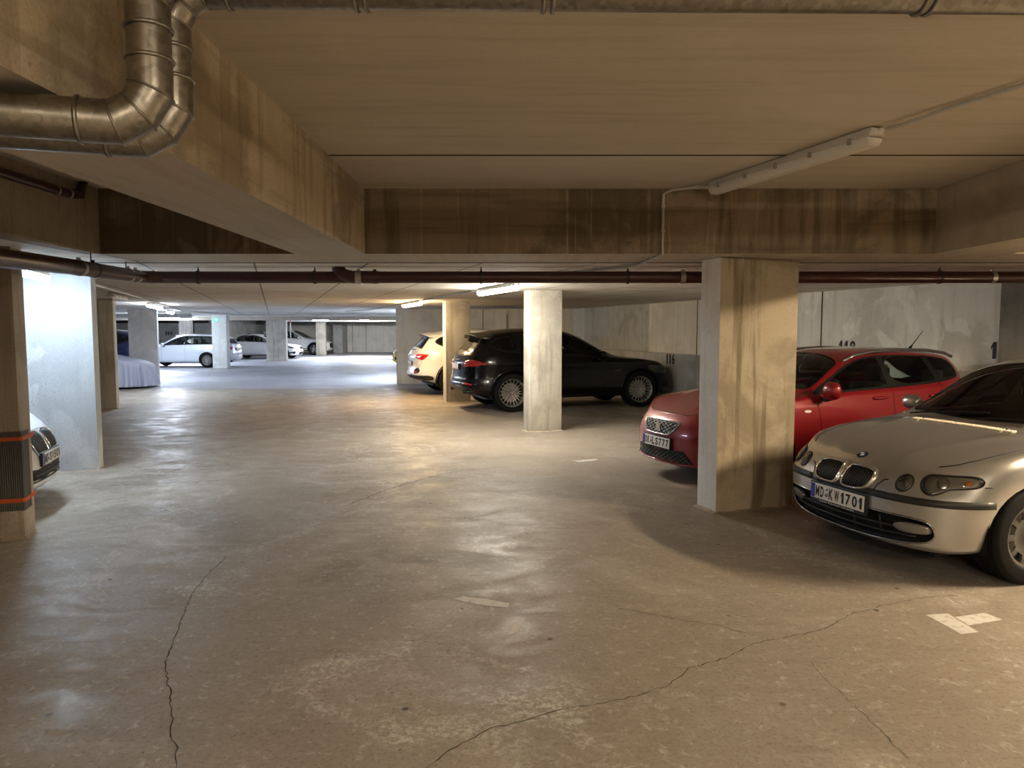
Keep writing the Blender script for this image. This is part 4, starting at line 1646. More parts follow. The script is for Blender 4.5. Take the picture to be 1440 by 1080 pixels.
    gaps(car, b, [[(-.66, .30), (-.70, .60), (-.66, .90)], [(-1.74, .28), (-1.74, .99)], [(-wb + .36, .60), (-wb + .12, .78), (-wb - .02, 1.0)]])
    handles(car, b, (-1.54, -wb + .12), .88 * k, paint)
    if est:
        obj('rear_window', b.patch(smooth_closed([(-.52, 1.25 * k), (.52, 1.25 * k), (.60, 1.02 * k), (-.60, 1.02 * k)], 2), 'rear', off=.006, thick=.02), 'tinted_glass', car)
        for s in (1, -1):
            sweep_rail(car, [(-1.2, s * .58 * hw / .85, 1.36 * k), (-1.5, s * .585 * hw / .85, 1.42 * k), (-2.0, s * .585 * hw / .85, 1.445 * k), (xr + 1.0, s * .58 * hw / .85, 1.42 * k), (xr + .7, s * .57 * hw / .85, 1.36 * k)], .014, 'roof_rail', 'rim_grey')
    running_gear(car, wb, hw * .865, .325, .215, .225, style, ('rim_silver', 'rim_dark'), lr=.372, w=.64, ly=(.5, hw * .95))
    cabin(car, -.72, .64, .95 * k, .95 * k, xr=xr + .35)
    seats(car, (-1.75,), .36, .55, 1.2, rear=-wb - .05)
    return car, b


# ------------------------------------------------------------------ the place
YA = R(18.5)                     # the parking rows run at an angle to the beam grid
UX, UY = -math.sin(YA), math.cos(YA)
VX, VY = math.cos(YA), math.sin(YA)


def S(s, t):
    """row coordinates: s across the aisle, t along it"""
    return (s * VX + t * UX, s * VY + t * UY)


ZL, ZH = 2.29, 2.83

concrete('concrete_grey', (.56, .56, .525), (.34, .34, .31), (.70, .70, .68), streak=.45, blotch=.6, seed=17)
concrete('concrete_pillar', (.50, .47, .40), (.25, .22, .18), (.62, .60, .55), streak=.55, blotch=.4, light_blotch=.4)
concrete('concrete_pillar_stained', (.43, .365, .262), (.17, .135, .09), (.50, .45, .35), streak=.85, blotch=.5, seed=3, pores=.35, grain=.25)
concrete('concrete_lit_face', (.80, .79, .76), (.52, .50, .46), (.88, .88, .87), streak=.35, blotch=.35, seed=4)  # whiter tone stands in for light on the wide pillar's left face
concrete('concrete_pale_dimmed', (.40, .41, .41), (.27, .275, .28), (.52, .53, .53), streak=.2, blotch=.35, light_blotch=.7, seed=11)  # concrete_pale darkened to offset the strong tube light close by
concrete('concrete_smooth', (.40, .345, .27), (.27, .225, .165), (.46, .41, .33), streak=.25, blotch=.4, light_blotch=.3, seed=40, pores=.3)
concrete('concrete_pale', (.72, .72, .70), (.46, .46, .45), (.85, .85, .85), streak=.2, blotch=.35, light_blotch=.7, seed=11)
concrete('concrete_wall', (.70, .68, .63), (.46, .44, .39), (.86, .85, .81), streak=.35, blotch=.6, light_blotch=.6, seed=5)
concrete('concrete_light', (.82, .79, .70), (.58, .55, .47), (.90, .88, .82), streak=.4, blotch=.4, light_blotch=.4, seed=9)
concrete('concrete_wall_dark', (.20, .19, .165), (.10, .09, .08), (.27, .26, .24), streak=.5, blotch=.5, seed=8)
concrete('concrete_beam', (.50, .42, .30), (.24, .19, .13), (.58, .50, .38), streak=.6, blotch=.7, seed=21, light_blotch=.4, drip=.15)
concrete('concrete_beam_dark', (.23, .18, .12), (.11, .085, .055), (.38, .31, .215), streak=.7, blotch=.8, seed=33, light_blotch=.3, drip=.6)
concrete('concrete_brown', (.36, .30, .23), (.19, .155, .115), (.43, .37, .30), streak=.6, blotch=.5, seed=13)
plain('grey_paint_pipe', (.42, .41, .38), .5, noise=.15)
plain('white_plastic', (.62, .60, .55), .45, noise=.05)
plain('pvc_diffuser', (.66, .63, .56), .35)
plain('pipe_brown', (.055, .015, .012), .38, noise=.25, nscale=12)
plain('pipe_white', (.62, .62, .60), .45)
plain('rubber_black', (.02, .02, .02), .7)
plain('clamp_steel', (.45, .43, .40), .4, .9, noise=.2)
plain('orange_strap', (.85, .17, .045), .5, noise=.15, nscale=90)
plain('grey_corrugated', (.15, .145, .135), .6, noise=.2)
plain('sign_green', (.01, .30, .18), .4, emit=(.05, .75, .50), estr=.35)
plain('sign_white', (.85, .85, .85), .4, emit=(.8, 1, .9), estr=.5)
plain('paint_marking', (.42, .40, .36), .8, noise=.35, nscale=30)
plain('stencil_black', (.035, .035, .035), .8, noise=.4, nscale=60)
plain('signal_red', (.5, .05, .04), .5)
plain('cover_cloth', (.36, .38, .48), .62, noise=.1)
plain('crack_dark', (.035, .028, .022), .95)


def ducting():
    m, nt, out = newmat('galvanised')
    b = nt.nodes.new('ShaderNodeBsdfPrincipled')
    setin(b, Metallic=1.0)
    tc = nt.nodes.new('ShaderNodeTexCoord')
    n = nt.nodes.new('ShaderNodeTexVoronoi')
    setin(n, Scale=60.0)
    nt.links.new(tc.outputs['Object'], n.inputs['Vector'])
    c = mixrgb(nt, (.22, .205, .18), (.36, .34, .30), n.outputs['Color'])
    nt.links.new(c, b.inputs['Base Color'])
    r = math_(nt, 'ADD', .26, math_(nt, 'MULTIPLY', noise(nt, tc.outputs['Object'], 30, 5), .25))
    nt.links.new(r, b.inputs['Roughness'])
    nt.links.new(b.outputs[0], out.inputs['Surface'])


ducting()


def lampmat(name, col, strength):
    m, nt, out = newmat(name)
    e = nt.nodes.new('ShaderNodeEmission')
    e.inputs['Color'].default_value = rgba(col)
    e.inputs['Strength'].default_value = strength
    nt.links.new(e.outputs[0], out.inputs['Surface'])


def ceiling_mat(name, base, dark, light, rot, jx=0.0, jw=.012, streak=.6):
    """formwork slab: fine board grain along one direction, wide panel joints across"""
    m, nt, out = newmat(name)
    b = nt.nodes.new('ShaderNodeBsdfPrincipled')
    setin(b, Roughness=.8)
    b.inputs['Specular IOR Level'].default_value = .35
    g = nt.nodes.new('ShaderNodeNewGeometry')
    P = mapping(nt, g.outputs['Position'], rot=(0, 0, rot))
    gr = noise(nt, mapping(nt, P, scale=(.5, 7, 1)), 1.6, 6, .65, .25)
    c = mixrgb(nt, base, dark, math_(nt, 'MULTIPLY', stepr(nt, gr, .45, .7), streak))
    n2 = noise(nt, P, .8, 7, .6, .6)
    c = mixrgb(nt, c, light, math_(nt, 'MULTIPLY', stepr(nt, n2, .5, .68), .55))
    f = noise(nt, mapping(nt, P, scale=(1, 3.5, 1)), 26, 4, .7)
    c = mixrgb(nt, c, dark, math_(nt, 'MULTIPLY', stepr(nt, f, .5, .85), .7))
    if jx:
        sep = nt.nodes.new('ShaderNodeSeparateXYZ')
        nt.links.new(P, sep.inputs[0])
        md = math_(nt, 'PINGPONG', math_(nt, 'ADD', sep.outputs['X'], 100.0), jx / 2)
        jm = math_(nt, 'SUBTRACT', 1.0, stepr(nt, md, jw * .5, jw * 1.2))
        c = mixrgb(nt, c, [x * .25 for x in dark], math_(nt, 'MULTIPLY', jm, .85))
    nt.links.new(c, b.inputs['Base Color'])
    bump(nt, b, f, .25, .003)
    nt.links.new(b.outputs[0], out.inputs['Surface'])


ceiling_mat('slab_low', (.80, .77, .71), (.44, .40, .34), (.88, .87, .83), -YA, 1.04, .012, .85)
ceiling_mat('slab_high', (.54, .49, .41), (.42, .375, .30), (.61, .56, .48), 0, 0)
ceiling_mat('slab_soffit', (.50, .45, .37), (.36, .31, .24), (.58, .53, .46), PI / 2, 0)


def floor_mat(name, base, dark, light, pale, worn, gloss_lo, gloss_hi, spec):
    m, nt, out = newmat(name)
    b = nt.nodes.new('ShaderNodeBsdfPrincipled')
    b.inputs['Specular IOR Level'].default_value = spec
    g = nt.nodes.new('ShaderNodeNewGeometry')
    P = g.outputs['Position']
    n1 = noise(nt, P, .42, 9, .62, .5)
    c = mixrgb(nt, base, dark, stepr(nt, n1, .46, .70))
    n2 = noise(nt, mapping(nt, P, loc=(4, 9, 0)), .8, 9, .65, .7)
    c = mixrgb(nt, c, light, math_(nt, 'MULTIPLY', stepr(nt, n2, .50, .68), .8))
    # sweeping tyre and broom streaks, two directions
    for k, (ang, sc) in enumerate(((-.45, 5.0), (.35, 4.0))):
        stt = noise(nt, mapping(nt, P, scale=(.45, sc, 1), rot=(0, 0, ang), loc=(k * 3, 0, 0)), 2.2, 7, .68, .6)
        c = mixrgb(nt, c, light if k == 0 else dark, math_(nt, 'MULTIPLY', stepr(nt, stt, .54, .74), .42))
    # pale scuffed patches where the screed is worn
    w = noise(nt, mapping(nt, P, loc=(2.3, 1.1, 0)), .75, 10, .74, 1.4)
    wm = stepr(nt, w, .52, .66)
    gsp = stepr(nt, noise(nt, mapping(nt, P, loc=(9, 2, 0)), 30, 6, .8, .4), .44, .58)
    c = mixrgb(nt, c, pale, math_(nt, 'MULTIPLY', math_(nt, 'MULTIPLY', wm, gsp), worn))
    f = noise(nt, P, 42, 6, .8)
    c = mixrgb(nt, c, [x * .45 for x in dark], math_(nt, 'MULTIPLY', stepr(nt, f, .47, .75), .75))
    f3 = noise(nt, mapping(nt, P, loc=(1, 5, 0)), 16, 8, .8, .6)
    c = mixrgb(nt, c, pale, math_(nt, 'MULTIPLY', stepr(nt, f3, .53, .68), .6))
    # small pits all over
    v2 = nt.nodes.new('ShaderNodeTexVoronoi')
    setin(v2, Scale=13.0)
    nt.links.new(P, v2.inputs['Vector'])
    p2 = math_(nt, 'SUBTRACT', 1.0, stepr(nt, v2.outputs['Distance'], .03, .09))
    k2 = stepr(nt, noise(nt, P, 3.1, 3), .5, .58)
    c = mixrgb(nt, c, [x * .3 for x in dark], math_(nt, 'MULTIPLY', math_(nt, 'MULTIPLY', p2, k2), .8))
    vo = nt.nodes.new('ShaderNodeTexVoronoi')
    setin(vo, Scale=4.2)
    nt.links.new(P, vo.inputs['Vector'])
    sp = math_(nt, 'SUBTRACT', 1.0, stepr(nt, vo.outputs['Distance'], .04, .09))
    pick = stepr(nt, noise(nt, P, 1.7, 2), .47, .55)
    sm = math_(nt, 'MULTIPLY', sp, pick)
    c = mixrgb(nt, c, [x * .22 for x in dark], math_(nt, 'MULTIPLY', sm, .85))
    nt.links.new(c, b.inputs['Base Color'])
    rr = noise(nt, mapping(nt, P, scale=(1, 1.6, 1), loc=(5, 0, 0)), 2.4, 9, .7, .8)
    mr = nt.nodes.new('ShaderNodeMapRange')
    mr.inputs['From Min'].default_value = .35
    mr.inputs['From Max'].default_value = .65
    mr.inputs['To Min'].default_value = gloss_lo
    mr.inputs['To Max'].default_value = gloss_hi
    nt.links.new(rr, mr.inputs['Value'])
    nt.links.new(mr.outputs['Result'], b.inputs['Roughness'])
    hh = math_(nt, 'SUBTRACT', math_(nt, 'MULTIPLY', noise(nt, P, 9, 8, .7), 1.0), math_(nt, 'MULTIPLY', sm, .8))
    bump(nt, b, hh, .3, .005)
    nt.links.new(b.outputs[0], out.inputs['Surface'])


floor_mat('floor_screed', (.27, .228, .183), (.165, .135, .105), (.36, .318, .265), (.52, .49, .44), .75, .36, .68, .22)
floor_mat('floor_hall', (.40, .41, .46), (.29, .295, .33), (.48, .485, .53), (.45, .45, .46), .25, .5, .75, .2)


def slab(name, lo, hi, mat, rz=0.0, bev=0.0, piv=(0, 0), parent=None, smooth=False):
    bm = bmesh.new()
    box(bm, lo, hi, bev, rz, piv)
    fixn(bm)
    return obj(name, bm, mat, parent, smooth=smooth, sharp=R(30) if smooth else None)


def rowbox(name, s0, s1, t0, t1, z0, z1, mat, bev=0.0, parent=None):
    """box aligned with the parking rows"""
    return slab(name, (s0, t0, z0), (s1, t1, z1), mat, YA, bev, parent=parent, smooth=bev > 0)


# floors
struct(slab('floor', (-30, -6, -.2), (16, 20.05, 0), 'floor_screed'))
struct(slab('floor_hall', (-30, 20.05, -.2), (16, 58, -.004), 'floor_hall'))
# low slab over the hall and the rows
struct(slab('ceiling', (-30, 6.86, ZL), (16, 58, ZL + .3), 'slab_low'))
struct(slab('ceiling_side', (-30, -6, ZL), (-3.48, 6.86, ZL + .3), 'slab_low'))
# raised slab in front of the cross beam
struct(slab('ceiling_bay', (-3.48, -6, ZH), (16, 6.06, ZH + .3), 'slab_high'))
bj = slab('ceiling_joint', (-1.24, 4.905, ZH - .004), (3.56, 4.925, ZH + .01), 'crack_dark')
struct(bj)
# beams: long beams towards the viewer, cross beam, all cast together
BYAW = R(1.1)


def beam(name, x0, x1, y0, y1, mats, soffit='slab_soffit'):
    """side mesh with its soffit in smoother concrete"""
    bm = bmesh.new()
    box(bm, (x0, y0, ZL), (x1, y1, ZH + .02))
    fixn(bm)
    for f in bm.faces:
        f.material_index = 1 if f.normal.z < -.9 else 0
    return struct(obj(name, bm, [mats, soffit], smooth=False))


beam('beam_cross', -3.50, 16, 6.06, 6.86, 'concrete_beam_dark')
beam('beam_left', -1.83, -1.24, -6, 6.06, 'concrete_beam')
beam('beam_right', 3.56, 4.2, -6, 6.06, 'concrete_smooth')
struct(slab('trim_left', (-3.60, -6, ZL - .002), (-3.470, 6.06, ZH + .02), 'concrete_brown'))
# joint between the beam and the slab behind it
struct(slab('ceiling_seam', (-30, 6.85, ZL - .004), (16, 6.875, ZL + .01), 'crack_dark'))
# outer walls
struct(slab('wall_back', (-30, -6.3, -.2), (16, -6, 3.2), 'concrete_brown'))
struct(slab('wall_left', (-30.3, -6, -.2), (-30, 58, 3.2), 'concrete_wall'))
struct(slab('wall_far', (-30, 53.2, -.2), (16, 53.5, ZL), 'concrete_light'))
struct(rowbox('wall_right', 8.72, 9.0, -6.5, 11.6, -.2, 3.2, 'concrete_wall'))
struct(rowbox('wall_right_light', 8.72, 9.0, 11.6, 15.5, -.2, 3.2, 'concrete_light'))
struct(rowbox('wall_right_panel', 8.72, 9.0, 15.5, 19.3, -.2, 3.2, 'concrete_grey'))
struct(rowbox('wall_right_end', 8.715, 9.0, 19.3, 23.5, -.2, 3.2, 'concrete_pale'))
struct(rowbox('wall_ledge', 8.50, 8.72, 6.52, 19.3, -.1, 1.115, 'concrete_grey'))
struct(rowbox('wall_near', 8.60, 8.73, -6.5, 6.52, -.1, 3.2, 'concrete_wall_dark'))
for tt in (9.7, 13.4):
    struct(rowbox('trim_joint', 8.714, 8.73, tt - .012, tt + .012, 1.115, 2.29, 'crack_dark'))
struct(slab('wall_end', (-3.56, 21.88, -.1), (2.6, 22.2, ZL + .05), 'concrete_light'))
for x in (-.89, ):
    struct(slab('trim_joint', (x - .012, 21.872, 0), (x + .012, 21.9, ZL), 'concrete_wall_dark'))
# far hall: rear walls with their projecting pier
struct(slab('wall_hall', (-30, 43.5, -.2), (-18.0, 43.8, ZL), 'concrete_wall'))
struct(slab('wall_hall_side', (-18.3, 43.8, -.2), (-18.0, 53.3, ZL), 'concrete_grey'))
struct(slab('trim_pier', (-12.95, 51.6, -.1), (-12.28, 53.3, ZL), 'concrete_grey'))
struct(slab('beam_hall', (-30, 50.2, 2.03), (16, 50.9, ZL + .05), 'concrete_wall_dark'))
struct(slab('beam_mid', (-30, 34.2, 2.12), (16, 34.7, ZL + .05), 'slab_soffit'))
for x in (-22.2, -19.4):
    struct(slab('trim_joint', (x - .02, 43.485, 0), (x + .02, 43.52, ZL), 'crack_dark'))
for x in (-11.9, -10.9):
    struct(slab('trim_joint', (x - .015, 53.185, 0), (x + .015, 53.22, ZL), 'concrete_wall_dark'))


# ------------------------------------------------------------------ pillars
def pillar(label, s0, s1, t0, t1, mat, top=ZL, skew=True, chips=None, xy=None, base_dirt=True):
    o = thing('concrete_pillar', label, 'pillar', group='concrete pillars')
    bm = bmesh.new()
    if skew:
        box(bm, (s0, t0, 0), (s1, t1, top), .018, YA)
    else:
        box(bm, (s0, t0, 0), (s1, t1, top), .018)
    fixn(bm)
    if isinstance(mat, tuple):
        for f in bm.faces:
            f.material_index = 1 if f.normal.dot(Vector((-VX, -VY, 0))) > .6 else 0  # second material paints the left face as if brightly lit
    c = obj('shaft', bm, mat, o, sharp=R(25))
    # crumbling screed collar at the foot
    bm = bmesh.new()
    rnd = random.Random(int(abs(s0 * 100) + abs(t0 * 37)))
    per = []
    for (x, y) in ((s0, t0), (s1, t0), (s1, t1), (s0, t1)):
        per.append((x, y))
    pts = []
    for i in range(4):
        a, b2 = per[i], per[(i + 1) % 4]
        n = max(2, int(math.hypot(b2[0] - a[0], b2[1] - a[1]) / .05))
        for j in range(n):
            pts.append((a[0] + (b2[0] - a[0]) * j / n, a[1] + (b2[1] - a[1]) * j / n))
    cx, cy = (s0 + s1) / 2, (t0 + t1) / 2
    out, inn = [], []
    for (x, y) in pts:
        d = Vector((x - cx, y - cy))
        d.normalize()
        e = rnd.uniform(.012, .05)
        out.append(bm.verts.new((x + d.x * e, y + d.y * e, .001)))
        inn.append(bm.verts.new((x - d.x * .01, y - d.y * .01, rnd.uniform(.010, .03))))
    n = len(pts)
    for i in range(n):
        bm.faces.new((out[i], out[(i + 1) % n], inn[(i + 1) % n], inn[i]))
    if skew:
        bmesh.ops.rotate(bm, verts=bm.verts[:], cent=(0, 0, 0), matrix=Matrix.Rotation(YA, 3, 'Z'))
    fixn(bm)
    obj('base_collar', bm, 'concrete_brown', o, smooth=False)
    return o


PR1 = pillar('wide concrete pillar between the red car and the silver car, tan stained face', 3.735, 4.575, 5.39, 5.69, ('concrete_pillar_stained', 'concrete_lit_face'))
PR2 = pillar('pale concrete pillar standing in front of the black SUV', 3.885, 4.445, 10.72, 11.02, 'concrete_pillar')
PR3 = pillar('concrete pillar between the black SUV and the white SUV behind it', 3.70, 4.28, 15.79, 16.09, 'concrete_pillar', skew=True)
PL1 = pillar('nearest concrete pillar at the left edge, wrapped in grey corrugated board', -2.36, -1.90, 6.455, 6.725, 'concrete_brown')
PL2 = pillar('whitish concrete pillar right behind the nose of the white car', -2.90, -1.985, 9.38, 9.64, 'concrete_pale_dimmed')
PL3 = pillar('shaded brown concrete pillar beside the car under a cover', -4.05, -3.15, 16.69, 16.98, 'concrete_pillar')
PL4 = pillar('bright concrete pillar between the covered car and the silver estate', -4.22, -3.42, 24.45, 24.75, 'concrete_pale')
PL5 = pillar('concrete pillar carrying the green exit sign', -12.72, -12.10, 30.2, 30.55, 'concrete_pale', skew=False)
PL6 = pillar('wide grey concrete pillar in front of the white hatchback', -13.08, -12.03, 37.9, 38.2, 'concrete_pillar', skew=False)
PL7 = pillar('far grey concrete pillar in front of the distant white SUV', -12.77, -12.16, 46.4, 46.7, 'concrete_pillar', skew=False)
PL8 = pillar('cream concrete pillar behind the roof of the silver estate', -17.0, -16.42, 36.4, 36.7, 'concrete_pillar', skew=False)

# corrugated board strapped round the near pillar
bm = bmesh.new()
prof = []
zz0, zz1 = .235, .86
pts = []
x0, x1, y0 = -2.36, -1.888, 6.443
n = 64
for i in range(n + 1):
    x = x0 + (x1 - x0) * i / n
    pts.append((x, y0 - (.0045 if i % 2 else 0)))
for i in range(1, 7):
    pts.append((x1 + (.0035 if i % 2 else 0), y0 + .17 * i / 6))
va = [bm.verts.new((x, y, zz0)) for x, y in pts]
vb = [bm.verts.new((x, y, zz1)) for x, y in pts]
for i in range(len(pts) - 1):
    bm.faces.new((va[i], va[i + 1], vb[i + 1], vb[i]))
r = bmesh.ops.solidify(bm, geom=bm.faces[:], thickness=.004)
bmesh.ops.rotate(bm, verts=bm.verts[:], cent=(0, 0, 0), matrix=Matrix.Rotation(YA, 3, 'Z'))
fixn(bm)
wrap = obj('corrugated_board', bm, 'grey_corrugated', None, smooth=False)
tag(wrap, 'grey corrugated board wrapped round the foot of the nearest left pillar', 'board')
for z, zz in ((.30, .325), (.787, .81)):
    bm = bmesh.new()
    sp_ = [(-2.37, 6.434), (-1.896, 6.434), (-1.882, 6.45), (-1.888, 6.735)]
    a = [bm.verts.new((x, y, z)) for x, y in sp_]
    b_ = [bm.verts.new((x, y, zz + .008)) for x, y in sp_]
    for i in range(3):
        bm.faces.new((a[i], a[i + 1], b_[i + 1], b_[i]))
    bmesh.ops.solidify(bm, geom=bm.faces[:], thickness=.002)
    bmesh.ops.rotate(bm, verts=bm.verts[:], cent=(0, 0, 0), matrix=Matrix.Rotation(YA, 3, 'Z'))
    fixn(bm)
    st = obj('strap', bm, 'orange_strap', wrap, smooth=False)
    st['label'] = 'bright orange strap'


# ------------------------------------------------------------------ luminaires
LAMP_ON = {}
lampmat('lamp_neutral', (1.0, .93, .80), 72)
lampmat('lamp_warm', (1.0, .71, .38), 62)
lampmat('lamp_amber', (1.0, .80, .54), 300)
lampmat('lamp_day', (.74, .86, 1.0), 200)
lampmat('lamp_cool', (.66, .82, 1.0), 50)
lampmat('lamp_pillar', (.72, .84, 1.0), 46)
lampmat('lamp_bright', (.74, .84, 1.0), 330)
lampmat('lamp_estate', (.74, .84, 1.0), 45)
lampmat('lamp_far', (1, .93, .80), 420)
lampmat('lamp_estate_fill', (.74, .86, 1.0), 110)
lampmat('lamp_hall', (.72, .82, 1.0), 260)
lampmat('lamp_fill', (1.0, .84, .62), 100)  # colour of the fill lamps added behind the camera


def luminaire(label, p0, p1, z, mat, group='tube lights along the ceiling', detail=True):
    """damp-proof tube light hung under the slab: housing, diffuser, clips; z = slab underside"""
    a, b2 = Vector((p0[0], p0[1], 0)), Vector((p1[0], p1[1], 0))
    L = (b2 - a).length
    mid = (a + b2) / 2
    ang = math.atan2((b2 - a).y, (b2 - a).x)
    o = thing('ceiling_light', label, 'light', (mid.x, mid.y, z), ang, group)

    def cap(prof, x0, x1, name, mt, ends=.02):
        bm = bmesh.new()
        rings = []
        for x, k in ((x0, .55), (x0 + ends, .95), (x0 + ends * 2, 1), (x1 - ends * 2, 1), (x1 - ends, .95), (x1, .55)):
            cyy = sum(p[1] for p in prof) / len(prof)
            rings.append([bm.verts.new((x, y * k, cyy + (zz - cyy) * k)) for y, zz in prof])
        for A, B in zip(rings, rings[1:]):
            for i in range(len(prof)):
                j = (i + 1) % len(prof)
                bm.faces.new((A[i], A[j], B[j], B[i]))
        bm.faces.new(rings[0])
        bm.faces.new(rings[-1])
        fixn(bm)
        return obj(name, bm, mt, o, sharp=R(35))
    cap([(-.040, -.004), (.040, -.004), (.058, -.045), (.062, -.055), (-.062, -.055), (-.058, -.045)], -L / 2, L / 2, 'housing', 'white_plastic')
    cap([(-.058, -.056), (.058, -.056), (.052, -.085), (.030, -.108), (-.030, -.108), (-.052, -.085)], -L / 2 + .01, L / 2 - .01, 'diffuser', mat)
    if detail:
        k = 5
        for i in range(k):
            x = -L / 2 + L * (i + .5) / k
            for s in (1, -1):
                bm = bmesh.new()
                box(bm, (x - .014, s * .060 - .006, -.075), (x + .014, s * .060 + .006, -.038), .003)
                fixn(bm)
                obj('clip', bm, 'clamp_steel' if mat == 'pvc_diffuser' else 'white_plastic', o, smooth=False)
        for s in (1, -1):
            bm = bmesh.new()
            lathe(bm, [(.016, 0), (.016, .03), (.011, .034), (.0005, .036)], 12, 'X')
            if s < 0:
                bmesh.ops.rotate(bm, verts=bm.verts[:], cent=(0, 0, 0), matrix=Matrix.Rotation(PI, 3, 'Z'))
            bm.transform(Matrix.Translation((s * (L / 2 - .012), 0, -.03)))
            fixn(bm)
            obj('cable_gland', bm, 'white_plastic', o)
    return o


luminaire('switched off tube light under the raised ceiling bay, near the top right', (2.13, 4.22), (1.60, 5.79), ZH, 'pvc_diffuser')
luminaire('lit tube light just left of the pale pillar by the black SUV', S(3.10, 9.05), S(3.07, 10.75), ZL, 'lamp_neutral')
luminaire('warm glowing tube light above the rear of the white SUV', S(3.0, 15.15), S(2.97, 17.0), ZL, 'lamp_warm')
luminaire('bright cool tube light at the left edge under the brown pipe', S(-2.34, 7.75), S(-2.36, 9.10), ZL, 'lamp_cool')
luminaire('switched off tube light before the shaded brown pillar', S(-2.60, 13.65), S(-2.58, 14.85), ZL, 'pvc_diffuser')
luminaire('lit tube light at the top of the bright pillar by the covered car', S(-2.74, 18.45), S(-2.79, 20.7), ZL, 'lamp_pillar')
luminaire('small lit tube light above the front of the silver estate', S(-3.16, 25.0), S(-3.20, 26.4), ZL, 'lamp_estate', detail=False)
luminaire('distant lit tube light above the far grey pillar', (-11.5, 41.2), (-10.6, 41.2), ZL, 'lamp_hall', detail=False)
luminaire('distant lit tube light over the open hall floor', (-6.95, 37.5), (-6.15, 37.5), ZL, 'lamp_hall', detail=False)
luminaire('farthest lit tube light near the rear wall', (-9.3, 43.6), (-8.75, 43.6), ZL, 'lamp_far', detail=False)
luminaire('lit tube light behind the stained end wall', (-3.5, 24.4), (-1.9, 24.4), ZL, 'lamp_day', detail=False)
luminaire('lit tube light above the parked white hatchback', (-17.2, 34.0), (-15.8, 34.0), ZL, 'lamp_bright', detail=False)
luminaire('unseen tube light added behind the bright pillar to brighten the silver estate', (-14.95, 28.3), (-13.75, 28.3), ZL, 'lamp_estate_fill', detail=False)  # added out of view to brighten the estate's near side
# lamp of the neighbouring bay, then two unseen fill lamps added behind the camera
luminaire('warm tube light in the bay right of the silver car', (6.6, 3.2), (6.1, 4.7), ZH, 'lamp_amber')
luminaire('added warm fill lamp behind the viewer', (3.0, -2.6), (2.5, -1.1), ZH, 'lamp_fill')
luminaire('added warm fill lamp behind the viewer on the left', (.2, -3.4), (-.3, -1.9), ZH, 'lamp_fill')


# ------------------------------------------------------------------ parked cars
silver_car((3.105, 5.30, 0), R(197.3))
red_car((2.385, 8.08, 0), R(201.5))
suv('black SUV parked nose to the wall behind the pale pillar', (2.448, 16.06, 0), R(18.8), 'paint_black')
x_, y_ = S(7.17, 18.3)
suv('white SUV seen from behind between the end wall and the pillar', (x_, y_, 0), R(18.5), 'paint_white', spec='white', detail=False, lower='black_plastic')
x_, y_ = S(-2.89, 7.66)
c_, b_ = lowcar('white car nosing out behind the left pillar, kidney grille and plate MD SV 501', (x_, y_, 0), R(18.5), 'paint_white', hw=.93, wb=2.97, foh=.87, roh=1.1, H=1.47, front='kidney')
plate(c_, b_, 'front', .475, ('MD', 'SV 501'), off=.014)
c_, b_ = lowcar('pale silver estate car parked sideways behind the bright pillars', (-16.05, 32.15, 0), R(178), 'paint_lightblue', 'estate', wb=2.70, foh=.87, roh=1.08, hw=.91, H=1.48, style='multi', detail=False)
plate(c_, b_, 'rear', .80, None, off=.014)
lowcar('white hatchback with its nose past the wide grey pillar', (-13.05, 41.35, 0), R(0), 'paint_white', 'hatch', wb=2.64, foh=.85, roh=.82, hw=.90, H=1.44, detail=False)
suv('distant white SUV by the rear wall of the hall', (-13.1, 48.05, 0), R(0), 'paint_white', spec='white', detail=False, lower='black_plastic')
lowcar('yellow car peeping out past the stained end wall', (-4.62, 32.6, 0), R(180), 'paint_yellow', 'hatch', wb=2.5, foh=.82, roh=.8, hw=.86, H=1.47, detail=False)
x_, y_ = S(-7.85, 27.6)
suv('dark blue SUV half hidden behind the bright pillar', (x_, y_, 0), R(198.5), 'paint_navy', spec='white', detail=False)

# car under a cloth cover
x_, y_ = S(-3.32, 23.0)
cov = thing('covered_car', 'car under a pale lilac fabric cover beside the shaded pillar', 'car', (x_, y_, 0), R(18.5))
bm = bmesh.new()
L_, W_ = 4.35, .93
prof = pchip([(0, .60), (-.12, .72), (-.45, .82), (-1.15, .98), (-1.5, 1.12), (-2.0, 1.38), (-2.6, 1.43), (-3.3, 1.38), (-3.9, 1.10), (-4.25, .85), (-4.35, .66)])
nu, nv = 260, 26
rings = []
rnd = random.Random(8)
ph = [rnd.uniform(0, 6.28) for _ in range(6)]
for j in range(nv + 1):
    t = j / nv
    ring = []
    for i in range(nu):
        a = 2 * PI * i / nu
        ca, sa = math.cos(a), math.sin(a)
        ex = math.copysign(abs(ca) ** .55, ca)
        ey = math.copysign(abs(sa) ** .55, sa)
        x = -L_ / 2 + ex * L_ / 2
        y = ey * W_
        per = i / nu * 2 * PI
        if t <= .5:      # roof part: from the ridge out to the edge
            k = (t / .5)
            X = -L_ / 2 + (x + L_ / 2) * k
            Y = y * k
            zt = prof(X)
            z = zt - .10 * (abs(Y) / W_) ** 4 - .04 * k ** 6
            co = Vector((X, Y, z))
        else:            # hanging skirt with pleats
            k = (t - .5) / .5
            z0 = prof(x) - .14
            z = z0 + (.06 - z0) * k
            f = 2.6 * (abs(math.sin(per * 17 + ph[0] + .6 * math.sin(per * 5))) ** .6 - .65) + .7 * math.sin(per * 41 + ph[1]) + .4 * math.sin(per * 61 + ph[2])
            amp = .10 * k ** .6
            n = Vector((ca * .5, sa, 0)).normalized()
            co = Vector((x, y, z)) + n * (f * amp * .6 + .03 * k)
            if z < .02:
                co.z = .02
        ring.append(bm.verts.new(co))
    rings.append(ring)
